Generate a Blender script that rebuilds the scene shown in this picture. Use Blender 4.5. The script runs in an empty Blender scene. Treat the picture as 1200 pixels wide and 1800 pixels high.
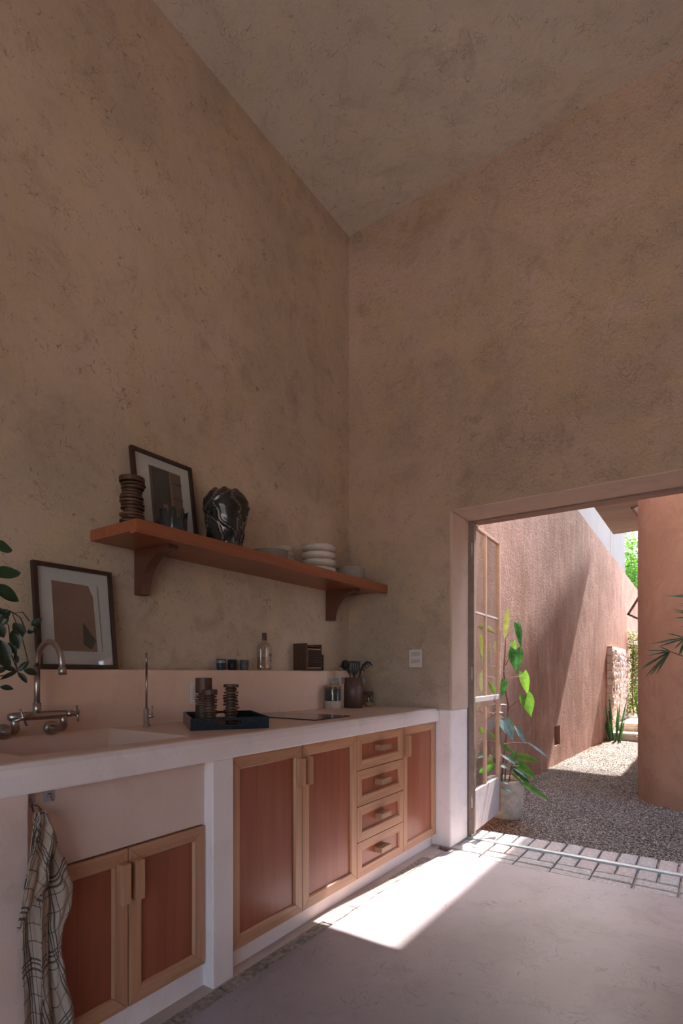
import bpy, bmesh, math, random
import numpy as np
from mathutils import Vector, Matrix, noise as mnoise
random.seed(7)
C = bpy.context.scene.collection
PI = math.pi

# ---------------------------------------------------------------- camera
cam_d = bpy.data.cameras.new('camera'); cam = bpy.data.objects.new('camera', cam_d); C.objects.link(cam)
cam.location = (0, 0, 1.2)
cam.rotation_euler = (PI/2, 0, math.atan2(650, 950))
cam_d.lens = 19.0; cam_d.sensor_width = 36; cam_d.sensor_fit = 'AUTO'
cam_d.shift_y = 282/1800
cam_d.clip_start = 0.02; cam_d.clip_end = 300
bpy.context.scene.camera = cam
# ---------------------------------------------------------------- sky, sun, exposure
SUN_STRENGTH = 12.0
SKY_STRENGTH = 0.5
EXPOSURE = 1.12
SUN_DIR = Vector((0.10, 1.0, 1.258)).normalized()
world = bpy.data.worlds.new('sky'); bpy.context.scene.world = world; world.use_nodes = True
wn = world.node_tree; wn.nodes.clear()
wo = wn.nodes.new('ShaderNodeOutputWorld'); wb = wn.nodes.new('ShaderNodeBackground'); ws = wn.nodes.new('ShaderNodeTexSky')
ws.sky_type = 'NISHITA'; ws.sun_disc = False; ws.sun_elevation = math.asin(SUN_DIR.z)
ws.sun_rotation = math.atan2(SUN_DIR.x, SUN_DIR.y); ws.air_density = 1.0; ws.dust_density = 3.5; ws.ozone_density = 1.0
wb.inputs[1].default_value = SKY_STRENGTH
wn.links.new(ws.outputs[0], wb.inputs[0]); wn.links.new(wb.outputs[0], wo.inputs[0])
sd = bpy.data.lights.new('sun', 'SUN'); sd.energy = SUN_STRENGTH; sd.angle = math.radians(0.6); sd.color = (1.0, 0.94, 0.87)
so = bpy.data.objects.new('sun', sd); C.objects.link(so); so.location = (0, 20, 20)
so.rotation_euler = SUN_DIR.to_track_quat('Z', 'Y').to_euler()
vs = bpy.context.scene.view_settings
vs.view_transform = 'Standard'; vs.look = 'None'; vs.exposure = EXPOSURE; vs.gamma = 1; vs.use_curve_mapping = False
cy = bpy.context.scene.cycles
cy.max_bounces = 10; cy.diffuse_bounces = 7; cy.glossy_bounces = 4; cy.transparent_max_bounces = 12
cy.transmission_bounces = 8; cy.use_denoising = True; cy.sample_clamp_indirect = 6

# ---------------------------------------------------------------- materials
def base(name, rough=0.6, metal=0.0, spec=0.5):
    m = bpy.data.materials.new(name); m.use_nodes = True
    nt = m.node_tree; b = nt.nodes['Principled BSDF']
    b.inputs['Roughness'].default_value = rough; b.inputs['Metallic'].default_value = metal
    b.inputs['Specular IOR Level'].default_value = spec
    return m, nt, b
def N(nt, t, **kw):
    n = nt.nodes.new(t)
    for k, v in kw.items():
        if k in n.inputs: n.inputs[k].default_value = v
        else: setattr(n, k, v)
    return n
def L(nt, a, b): nt.links.new(a, b)
def coords(nt, scale=(1, 1, 1), kind='Object', rot=(0, 0, 0)):
    tc = N(nt, 'ShaderNodeTexCoord'); mp = N(nt, 'ShaderNodeMapping')
    mp.inputs['Scale'].default_value = scale; mp.inputs['Rotation'].default_value = rot
    L(nt, tc.outputs[kind], mp.inputs['Vector']); return mp.outputs['Vector']
def ramp(nt, fac, stops):
    r = N(nt, 'ShaderNodeValToRGB'); e = r.color_ramp.elements
    while len(e) < len(stops): e.new(0.5)
    for i, (p, c) in enumerate(stops):
        e[i].position = p; e[i].color = (c, c, c, 1) if isinstance(c, (int, float)) else (*c, 1)
    L(nt, fac, r.inputs['Fac']); return r.outputs['Color']
def mix(nt, fac, a, b, mode='MIX'):
    m = N(nt, 'ShaderNodeMix', data_type='RGBA', blend_type=mode)
    for i, v in ((0, fac), (6, a), (7, b)):
        if isinstance(v, (int, float)): m.inputs[i].default_value = v
        elif isinstance(v, (tuple, list)): m.inputs[i].default_value = (*v, 1)
        else: L(nt, v, m.inputs[i])
    return m.outputs[2]
def math_(nt, op, a, b=0.0):
    m = N(nt, 'ShaderNodeMath', operation=op)
    for i, v in ((0, a), (1, b)):
        if isinstance(v, (int, float)): m.inputs[i].default_value = v
        else: L(nt, v, m.inputs[i])
    return m.outputs[0]
def noise(nt, vec, scale, detail=4, rough=0.55, dist=0.0):
    n = N(nt, 'ShaderNodeTexNoise', Scale=scale, Detail=detail, Roughness=rough, Distortion=dist)
    L(nt, vec, n.inputs['Vector']); return n.outputs['Fac']
def bump(nt, b, h, strength=0.3, dist=0.01, prev=None):
    n = N(nt, 'ShaderNodeBump', Strength=strength, Distance=dist); L(nt, h, n.inputs['Height'])
    if prev is not None: L(nt, prev, n.inputs['Normal'])
    L(nt, n.outputs[0], b.inputs['Normal']); return n.outputs[0]

def plaster(name, c_lo, c_hi, c_spot, stretch=(1, 1, 1), scale=1.0, rough=0.85, b_str=0.35, marks=0.5, streaks=0.0, grit=0.25, spec=0.25, ochre=0.0):
    m, nt, b = base(name, rough, 0, spec)
    v = coords(nt, tuple(s*scale for s in stretch))
    big = noise(nt, v, 1.1, 6, 0.6, 0.6); mid = noise(nt, v, 5.5, 6, 0.65, 0.8); fine = noise(nt, v, 60, 5, 0.7)
    col = mix(nt, ramp(nt, big, [(0.40, 0.0), (0.60, 1.0)]), c_lo, c_hi)
    col = mix(nt, math_(nt, 'MULTIPLY', ramp(nt, mid, [(0.52, 0.0), (0.75, 1.0)]), 0.55), col, c_spot)
    och = noise(nt, v, 2.3, 5, 0.65, 1.2)
    col = mix(nt, math_(nt, 'MULTIPLY', ramp(nt, och, [(0.50, 0.0), (0.66, 1.0)]), ochre), col, (c_hi[0]*0.98, c_hi[1]*0.96, c_hi[2]*0.74))
    stn = noise(nt, v, 3.1, 6, 0.7, 0.5)
    col = mix(nt, math_(nt, 'MULTIPLY', ramp(nt, stn, [(0.30, 1.0), (0.42, 0.0)]), ochre*0.75), col, tuple(c*0.72 for c in c_spot))
    # trowel scratches: thin bent strokes
    wv = N(nt, 'ShaderNodeTexNoise', Scale=3.0*scale, Detail=3.0); L(nt, v, wv.inputs['Vector'])
    add = N(nt, 'ShaderNodeVectorMath', operation='MULTIPLY_ADD'); L(nt, wv.outputs['Color'], add.inputs[0])
    add.inputs[1].default_value = (0.95, 0.95, 0.95); L(nt, v, add.inputs[2])
    vo = N(nt, 'ShaderNodeTexVoronoi', feature='DISTANCE_TO_EDGE', Scale=6.5); L(nt, add.outputs[0], vo.inputs['Vector'])
    line = ramp(nt, vo.outputs['Distance'], [(0.0, 1.0), (0.022, 0.0)])
    msk = ramp(nt, noise(nt, v, 15.0, 3, 0.7), [(0.54, 0.0), (0.64, 1.0)])
    sc = math_(nt, 'MULTIPLY', line, msk)
    vo2 = N(nt, 'ShaderNodeTexVoronoi', feature='DISTANCE_TO_EDGE', Scale=21.0); L(nt, add.outputs[0], vo2.inputs['Vector'])
    sc2 = math_(nt, 'MULTIPLY', ramp(nt, vo2.outputs['Distance'], [(0.0, 1.0), (0.035, 0.0)]), ramp(nt, noise(nt, v, 7.0, 4, 0.75), [(0.50, 0.0), (0.60, 1.0)]))
    sc = math_(nt, 'MAXIMUM', sc, sc2)
    col = mix(nt, math_(nt, 'MULTIPLY', sc, marks), col, tuple(c*0.42 for c in c_spot))
    speck = ramp(nt, noise(nt, v, 26, 2, 0.8), [(0.70, 0.0), (0.74, 1.0)])
    col = mix(nt, math_(nt, 'MULTIPLY', speck, marks*0.6), col, tuple(c*0.4 for c in c_spot))
    if streaks:
        sv = coords(nt, (2.0*scale, 2.0*scale, 0.5*scale))
        st = noise(nt, sv, 1.6, 6, 0.7, 1.2)
        col = mix(nt, math_(nt, 'MULTIPLY', ramp(nt, st, [(0.36, 1.0), (0.62, 0.0)]), streaks), col, tuple(c*0.5 for c in c_spot))
        col = mix(nt, math_(nt, 'MULTIPLY', ramp(nt, st, [(0.55, 0.0), (0.72, 1.0)]), streaks*0.7), col, tuple(min(1, c*1.25) for c in c_hi))
    col = mix(nt, math_(nt, 'MULTIPLY', fine, 0.25), col, c_spot)
    L(nt, col, b.inputs['Base Color'])
    h = math_(nt, 'ADD', math_(nt, 'MULTIPLY', mid, 0.8), math_(nt, 'MULTIPLY', noise(nt, v, 38, 4, 0.7), grit))
    h = math_(nt, 'SUBTRACT', h, math_(nt, 'MULTIPLY', sc, 0.12))
    bump(nt, b, h, b_str, 0.02)
    return m

def wood(name, c1, c2, axis='Z', rough=0.42, knots=0.25, spec=0.5, fine=1.0):
    m, nt, b = base(name, rough, 0, spec)
    s = {'X': (1.2, 26, 26), 'Y': (26, 1.2, 26), 'Z': (26, 26, 1.2)}[axis]
    v = coords(nt, s); n1 = noise(nt, v, 1.6*fine, 6, 0.6, 0.5); n2 = noise(nt, v, 7.0*fine, 3, 0.6)
    s2 = tuple(q*0.22 for q in s); n3 = noise(nt, coords(nt, s2), 1.5, 3, 0.5, 1.5)
    col = mix(nt, ramp(nt, n1, [(0.3, 0.0), (0.7, 1.0)]), c1, c2)
    col = mix(nt, math_(nt, 'MULTIPLY', ramp(nt, n3, [(0.45, 0.0), (0.7, 1.0)]), knots), col, tuple(c*0.55 for c in c1))
    col = mix(nt, math_(nt, 'MULTIPLY', n2, 0.3), col, tuple(c*0.7 for c in c1))
    L(nt, col, b.inputs['Base Color']); bump(nt, b, n2, 0.08, 0.002); return m

def speckled(name, c1, c2, scale=40, rough=0.6, b_str=0.2, metal=0, spec=0.5, lo=0.4, hi=0.6, dist=0.005):
    m, nt, b = base(name, rough, metal, spec)
    v = coords(nt); n = noise(nt, v, scale, 5, 0.65)
    L(nt, mix(nt, ramp(nt, n, [(lo, 0.0), (hi, 1.0)]), c1, c2), b.inputs['Base Color'])
    if b_str: bump(nt, b, n, b_str, dist)
    return m
def glass(name, tint=(1, 1, 1), alpha_refl=1.0, rough=0.02):
    m = bpy.data.materials.new(name); m.use_nodes = True; nt = m.node_tree; nt.nodes.clear()
    o = N(nt, 'ShaderNodeOutputMaterial'); mx = N(nt, 'ShaderNodeMixShader'); t = N(nt, 'ShaderNodeBsdfTransparent'); g = N(nt, 'ShaderNodeBsdfGlossy')
    t.inputs[0].default_value = (*tint, 1); g.inputs['Roughness'].default_value = rough
    ge = N(nt, 'ShaderNodeNewGeometry'); dt = N(nt, 'ShaderNodeVectorMath', operation='DOT_PRODUCT')
    L(nt, ge.outputs['Incoming'], dt.inputs[0]); L(nt, ge.outputs['Normal'], dt.inputs[1])
    fr = math_(nt, 'ADD', math_(nt, 'MULTIPLY', math_(nt, 'POWER', math_(nt, 'SUBTRACT', 1.0, math_(nt, 'ABSOLUTE', dt.outputs['Value'])), 5.0), 0.9), 0.035)
    sm = noise(nt, coords(nt), 9, 4, 0.6)
    f = math_(nt, 'ADD', math_(nt, 'MULTIPLY', fr, alpha_refl), math_(nt, 'MULTIPLY', ramp(nt, sm, [(0.5, 0.0), (0.8, 1.0)]), 0.03))
    L(nt, f, mx.inputs[0]); L(nt, t.outputs[0], mx.inputs[1]); L(nt, g.outputs[0], mx.inputs[2]); L(nt, mx.outputs[0], o.inputs[0]); return m
def leafmat(name, c1, c2, scale=18, rough=0.35, trans=0.45):
    m = bpy.data.materials.new(name); m.use_nodes = True; nt = m.node_tree; b = nt.nodes['Principled BSDF']; o = nt.nodes['Material Output']
    n = noise(nt, coords(nt), scale, 4, 0.6); col = mix(nt, ramp(nt, n, [(0.35, 0.0), (0.65, 1.0)]), c1, c2)
    L(nt, col, b.inputs['Base Color']); b.inputs['Roughness'].default_value = rough
    tl = N(nt, 'ShaderNodeBsdfTranslucent'); L(nt, mix(nt, 1.0, col, (1.0, 1.0, 0.5), 'MULTIPLY'), tl.inputs[0])
    mx = N(nt, 'ShaderNodeMixShader'); mx.inputs[0].default_value = trans
    L(nt, b.outputs[0], mx.inputs[1]); L(nt, tl.outputs[0], mx.inputs[2]); L(nt, mx.outputs[0], o.inputs[0]); return m

M = {}
M['wall_l'] = plaster('plaster_left', (0.47, 0.37, 0.28), (0.60, 0.46, 0.355), (0.32, 0.24, 0.17), marks=0.75, b_str=0.3, ochre=0.45)
M['wall_b'] = plaster('plaster_back', (0.47, 0.36, 0.27), (0.60, 0.44, 0.345), (0.34, 0.25, 0.175), marks=0.5, b_str=1.0, grit=0.9, ochre=0.5)
M['ceil'] = plaster('plaster_ceiling', (0.66, 0.575, 0.485), (0.75, 0.66, 0.56), (0.46, 0.395, 0.315), marks=0.7, b_str=0.35, ochre=0.5)
M['reveal'] = plaster('plaster_reveal', (0.52, 0.375, 0.29), (0.60, 0.44, 0.345), (0.44, 0.31, 0.235), marks=0.15, b_str=0.25)
M['pink'] = plaster('salmon_render', (0.375, 0.195, 0.145), (0.50, 0.295, 0.24), (0.26, 0.12, 0.08), marks=0.25, b_str=0.9, streaks=0.45, grit=0.9)
M['pink2'] = plaster('salmon_render_smooth', (0.33, 0.195, 0.145), (0.43, 0.265, 0.20), (0.23, 0.135, 0.10), marks=0.2, b_str=0.35, streaks=0.12)
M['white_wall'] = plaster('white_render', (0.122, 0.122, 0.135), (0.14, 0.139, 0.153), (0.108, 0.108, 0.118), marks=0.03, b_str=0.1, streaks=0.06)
M['soffit'] = plaster('raw_slab', (0.42, 0.34, 0.28), (0.50, 0.42, 0.36), (0.30, 0.24, 0.19), stretch=(0.5, 3, 1), marks=0.1, b_str=0.15)
M['counter'] = plaster('polished_cement', (0.66, 0.475, 0.40), (0.74, 0.55, 0.47), (0.54, 0.385, 0.31), marks=0.10, b_str=0.12, rough=0.5, grit=0.1, spec=0.45)
M['fascia'] = plaster('polished_cement_lit', (0.77, 0.655, 0.625), (0.86, 0.75, 0.72), (0.62, 0.51, 0.48), marks=0.12, b_str=0.12, rough=0.5, grit=0.1, spec=0.45)  # same cement made paler and cooler, sun patch bounce put into the colour
M['counter_top'] = plaster('polished_cement_top', (0.70, 0.48, 0.36), (0.77, 0.54, 0.42), (0.60, 0.405, 0.30), marks=0.05, b_str=0.06, rough=0.38, grit=0.05, spec=0.5)
M['floor'] = plaster('polished_floor', (0.275, 0.24, 0.262), (0.35, 0.30, 0.33), (0.18, 0.148, 0.158), marks=0.6, b_str=0.10, ochre=0.25, rough=0.42, grit=0.1, scale=0.8, spec=0.5)
M['band'] = plaster('cement_band', (0.42, 0.33, 0.29), (0.50, 0.40, 0.36), (0.34, 0.27, 0.23), marks=0.2, b_str=0.2, rough=0.6)
M['brick'] = speckled('grey_paver', (0.27, 0.25, 0.25), (0.40, 0.37, 0.37), 55, 0.85, 0.6)
M['brick_b'] = speckled('grey_pink_paver', (0.30, 0.25, 0.245), (0.41, 0.355, 0.345), 45, 0.85, 0.6)
M['curb'] = speckled('worn_curb', (0.13, 0.105, 0.09), (0.33, 0.28, 0.245), 38, 0.85, 0.8, lo=0.35, hi=0.62)
M['mortar'] = speckled('mortar', (0.26, 0.23, 0.21), (0.40, 0.36, 0.34), 70, 0.95, 0.5)
M['ground'] = speckled('gravel_bed', (0.14, 0.11, 0.09), (0.34, 0.28, 0.25), 55, 0.95, 0.8)
M['stone'] = speckled('rubble_stone', (0.36, 0.28, 0.24), (0.66, 0.56, 0.52), 22, 0.9, 0.8, dist=0.02)
M['step'] = speckled('limestone_step', (0.56, 0.46, 0.38), (0.70, 0.60, 0.52), 12, 0.85, 0.3)
M['steel'] = speckled('galvanised_strip', (0.46, 0.50, 0.50), (0.54, 0.58, 0.58), 30, 0.5, 0.05, metal=0.35)
M['panelwood'] = wood('red_panel', (0.27, 0.072, 0.032), (0.37, 0.108, 0.048), 'Z', 0.30, 0.15, fine=0.7)
M['framewood_v'] = wood('frame_wood_v', (0.42, 0.195, 0.10), (0.60, 0.315, 0.175), 'Z', 0.42, 0.35)
M['framewood_h'] = wood('frame_wood_h', (0.42, 0.195, 0.10), (0.60, 0.315, 0.175), 'Y', 0.42, 0.35)
M['shelfwood'] = wood('shelf_wood', (0.27, 0.080, 0.034), (0.36, 0.115, 0.050), 'Y', 0.35, 0.2)
M['bracketwood'] = wood('bracket_wood', (0.10, 0.036, 0.020), (0.15, 0.055, 0.028), 'Z', 0.4, 0.2)
M['darkwood'] = wood('dark_wood', (0.050, 0.022, 0.014), (0.095, 0.042, 0.026), 'Z', 0.45, 0.2)
M['totem'] = wood('totem_wood', (0.040, 0.017, 0.010), (0.10, 0.042, 0.023), 'Z', 0.5, 0.3)
M['totem_light'] = wood('totem_rim', (0.10, 0.045, 0.025), (0.17, 0.08, 0.045), 'X', 0.5, 0.3)
M['holderwood'] = wood('holder_wood', (0.075, 0.038, 0.030), (0.12, 0.062, 0.048), 'Z', 0.45, 0.2)
M['paleboard'] = wood('pale_lid', (0.30, 0.17, 0.10), (0.42, 0.26, 0.16), 'Y', 0.45, 0.2)
M['frameblack'] = wood('picture_frame_wood', (0.030, 0.014, 0.011), (0.060, 0.026, 0.018), 'Z', 0.4, 0.1)
M['mat'] = speckled('mat_board', (0.60, 0.55, 0.54), (0.63, 0.58, 0.57), 60, 0.8, 0.0)
M['doorpaint'] = speckled('grey_brown_paint', (0.20, 0.135, 0.105), (0.24, 0.165, 0.13), 25, 0.45, 0.05)
M['doorpaint_out'] = speckled('salmon_brown_paint', (0.33, 0.205, 0.16), (0.38, 0.245, 0.19), 25, 0.5, 0.05)
M['kick'] = speckled('grey_kick_paint', (0.40, 0.33, 0.33), (0.46, 0.385, 0.385), 14, 0.5, 0.05)
M['rusty'] = speckled('rust_brown_metal', (0.13, 0.055, 0.04), (0.20, 0.09, 0.06), 30, 0.6, 0.1)
M['glass'] = glass('window_glass', (0.93, 0.95, 0.94), 1.0)
M['jarglass'] = glass('jar_glass', (0.80, 0.82, 0.80), 1.6)
M['bottleglass'] = glass('bottle_glass', (0.94, 0.91, 0.89), 2.0)
M['liquid'] = glass('pale_spirit', (0.95, 0.90, 0.86), 0.5)
M['plastic_clear'] = glass('clear_plastic', (0.97, 0.97, 0.97), 1.5, 0.15)
_nt = M['plastic_clear'].node_tree; _o = [n for n in _nt.nodes if n.type == 'OUTPUT_MATERIAL'][0]; _sh = _o.inputs[0].links[0].from_socket
_mx = N(_nt, 'ShaderNodeMixShader'); _mx.inputs[0].default_value = 0.45; _df = N(_nt, 'ShaderNodeBsdfDiffuse'); _df.inputs[0].default_value = (0.85, 0.8, 0.82, 1)
L(_nt, _sh, _mx.inputs[1]); L(_nt, _df.outputs[0], _mx.inputs[2]); L(_nt, _mx.outputs[0], _o.inputs[0])
M['chrome'] = speckled('brushed_nickel', (0.40, 0.35, 0.32), (0.47, 0.41, 0.38), 90, 0.34, 0.0, metal=1.0)
M['black'] = speckled('black_nylon', (0.012, 0.011, 0.011), (0.022, 0.02, 0.02), 40, 0.45, 0.0, spec=0.2)
M['blackglass'] = speckled('hob_glass', (0.012, 0.008, 0.007), (0.018, 0.012, 0.010), 10, 0.12, 0.0)
M['tray_in'] = speckled('tray_black', (0.006, 0.007, 0.009), (0.012, 0.013, 0.016), 60, 0.5, 0.0, spec=0.2)
M['tray_out'] = speckled('tray_blue_black', (0.009, 0.013, 0.017), (0.018, 0.025, 0.031), 90, 0.55, 0.15, spec=0.2)
M['tray_side'] = speckled('tray_taupe', (0.18, 0.13, 0.11), (0.23, 0.17, 0.145), 90, 0.6, 0.15)
M['vase'] = speckled('dark_glaze', (0.018, 0.016, 0.015), (0.040, 0.034, 0.030), 14, 0.16, 0.1)
M['vase_rim'] = speckled('glaze_edge', (0.14, 0.105, 0.075), (0.20, 0.15, 0.11), 20, 0.25, 0.05)
M['vessel'] = speckled('teal_grey_glaze', (0.028, 0.034, 0.036), (0.050, 0.058, 0.058), 20, 0.25, 0.1)
M['china'] = speckled('grey_china', (0.42, 0.34, 0.28), (0.47, 0.385, 0.325), 20, 0.18, 0.0)
M['china_l'] = speckled('pale_china', (0.50, 0.43, 0.375), (0.55, 0.475, 0.42), 20, 0.18, 0.0)
M['cup_blue'] = speckled('blue_black_glaze', (0.012, 0.020, 0.034), (0.035, 0.06, 0.085), 45, 0.35, 0.1, spec=0.2)
M['cup_band'] = speckled('pale_blue_glaze', (0.12, 0.15, 0.17), (0.20, 0.24, 0.26), 60, 0.35, 0.1)
M['cup_black'] = speckled('black_glaze', (0.012, 0.010, 0.011), (0.028, 0.022, 0.022), 45, 0.4, 0.1, spec=0.2)
M['cup_grey'] = speckled('grey_blue_glaze', (0.045, 0.055, 0.065), (0.11, 0.12, 0.13), 45, 0.4, 0.1, spec=0.2)
M['cream'] = speckled('cream_ceramic', (0.42, 0.31, 0.24), (0.47, 0.35, 0.28), 30, 0.5, 0.0)
M['pasta'] = speckled('yellow_grains', (0.45, 0.26, 0.08), (0.62, 0.42, 0.18), 60, 0.6, 0.3)
M['plate_w'] = speckled('switch_plastic', (0.62, 0.55, 0.52), (0.65, 0.58, 0.55), 30, 0.4, 0.0)
M['plate_g'] = speckled('outlet_grey', (0.46, 0.40, 0.37), (0.50, 0.44, 0.40), 30, 0.4, 0.0)
M['label'] = speckled('bottle_label', (0.40, 0.32, 0.28), (0.46, 0.37, 0.33), 30, 0.6, 0.0)
M['label_red'] = speckled('label_salmon', (0.40, 0.15, 0.10), (0.45, 0.18, 0.12), 30, 0.6, 0.0)
M['ink'] = speckled('printed_ink', (0.03, 0.02, 0.02), (0.05, 0.035, 0.03), 30, 0.6, 0.0)
M['pot'] = speckled('cement_pot', (0.40, 0.32, 0.26), (0.52, 0.43, 0.36), 16, 0.8, 0.3)
M['soil'] = speckled('brown_soil', (0.05, 0.03, 0.02), (0.14, 0.08, 0.05), 60, 0.95, 0.8)
M['litter'] = speckled('leaf_litter', (0.12, 0.055, 0.025), (0.30, 0.15, 0.08), 60, 0.9, 0.5)
M['stem'] = speckled('brown_stem', (0.07, 0.03, 0.022), (0.13, 0.06, 0.045), 60, 0.6, 0.2)
M['stem_l'] = speckled('pale_stem', (0.45, 0.28, 0.22), (0.55, 0.38, 0.30), 60, 0.5, 0.1)
M['lf_dark'] = leafmat('leaf_dark', (0.012, 0.045, 0.016), (0.04, 0.14, 0.035), rough=0.25, trans=0.25)
M['lf_mid'] = leafmat('leaf_mid', (0.045, 0.16, 0.025), (0.10, 0.26, 0.045), rough=0.3, trans=0.45)
M['lf_light'] = leafmat('leaf_light', (0.06, 0.15, 0.024), (0.125, 0.235, 0.045), rough=0.35, trans=0.5)
M['lf_yellow'] = leafmat('leaf_yellow', (0.125, 0.14, 0.052), (0.185, 0.20, 0.088), rough=0.4, trans=0.45)
M['lf_grey'] = leafmat('leaf_silver', (0.055, 0.11, 0.10), (0.13, 0.20, 0.19), rough=0.22, trans=0.15)
M['lf_room'] = leafmat('leaf_room', (0.012, 0.022, 0.012), (0.030, 0.045, 0.022), rough=0.35, trans=0.15)
M['lf_room2'] = leafmat('leaf_room_green', (0.018, 0.050, 0.022), (0.035, 0.085, 0.038), rough=0.35, trans=0.2)
M['lf_tree'] = leafmat('leaf_tree', (0.06, 0.20, 0.03), (0.22, 0.46, 0.08), scale=3, rough=0.4, trans=0.45)
M['lf_vine'] = leafmat('leaf_vine', (0.07, 0.13, 0.03), (0.24, 0.29, 0.09), scale=8, rough=0.5, trans=0.4)
M['lf_palm'] = leafmat('leaf_palm', (0.016, 0.030, 0.010), (0.040, 0.065, 0.022), rough=0.35, trans=0.2)
M['petal'] = speckled('pale_petal', (0.70, 0.55, 0.52), (0.85, 0.72, 0.70), 30, 0.6, 0.0)
M['print_pink'] = plaster('print_wall', (0.28, 0.155, 0.115), (0.32, 0.185, 0.14), (0.24, 0.13, 0.095), marks=0.1, b_str=0.0, scale=4)
M['print_dark'] = speckled('print_charcoal', (0.045, 0.043, 0.042), (0.060, 0.057, 0.055), 12, 0.7, 0.0)
M['print_brown'] = speckled('print_brown', (0.14, 0.09, 0.07), (0.18, 0.115, 0.09), 12, 0.7, 0.0)
M['print_rose'] = speckled('print_rose', (0.30, 0.14, 0.10), (0.34, 0.17, 0.13), 12, 0.7, 0.0)
M['print_olive'] = speckled('print_olive', (0.06, 0.05, 0.038), (0.085, 0.07, 0.05), 12, 0.7, 0.0)

def gravel_mat():
    m, nt, b = base('gravel_stone', 0.85)
    g = N(nt, 'ShaderNodeNewGeometry')
    L(nt, ramp(nt, g.outputs['Random Per Island'], [(0.0, (0.12, 0.09, 0.075)), (0.35, (0.175, 0.138, 0.118)), (0.75, (0.26, 0.215, 0.19)), (1.0, (0.39, 0.35, 0.325))]), b.inputs['Base Color']); return m
M['gravel'] = gravel_mat()
def towel_mat():
    m, nt, b = base('checked_linen', 0.9, 0, 0.2)
    tc = N(nt, 'ShaderNodeUVMap'); sp = N(nt, 'ShaderNodeSeparateXYZ'); L(nt, tc.outputs[0], sp.inputs[0])
    def lines(c, per, off, wd):
        f = math_(nt, 'FRACT', math_(nt, 'ADD', math_(nt, 'DIVIDE', c, per), off))
        return math_(nt, 'LESS_THAN', math_(nt, 'ABSOLUTE', math_(nt, 'SUBTRACT', f, 0.5)), wd)
    U, V = sp.outputs[0], sp.outputs[1]
    t = None
    for c in (U, V):
        for per, off, wd in ((0.052, 0.0, 0.022), (0.208, 0.23, 0.022), (0.208, 0.31, 0.017), (0.208, 0.37, 0.020)):
            l = lines(c, per, off, wd*(0.052/per if per > 0.1 else 1)*(3.2 if per > 0.1 else 1.3)); t = l if t is None else math_(nt, 'MAXIMUM', t, l)
    vv = coords(nt, (1, 1, 1), 'UV'); n = noise(nt, vv, 60, 4, 0.7)
    col = mix(nt, n, (0.31, 0.225, 0.165), (0.43, 0.325, 0.255)); col = mix(nt, math_(nt, 'MULTIPLY', t, 0.85), col, (0.045, 0.032, 0.030))
    L(nt, col, b.inputs['Base Color']); bump(nt, b, noise(nt, vv, 28, 5, 0.7), 0.5, 0.004); return m
M['towel'] = towel_mat()

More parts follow.
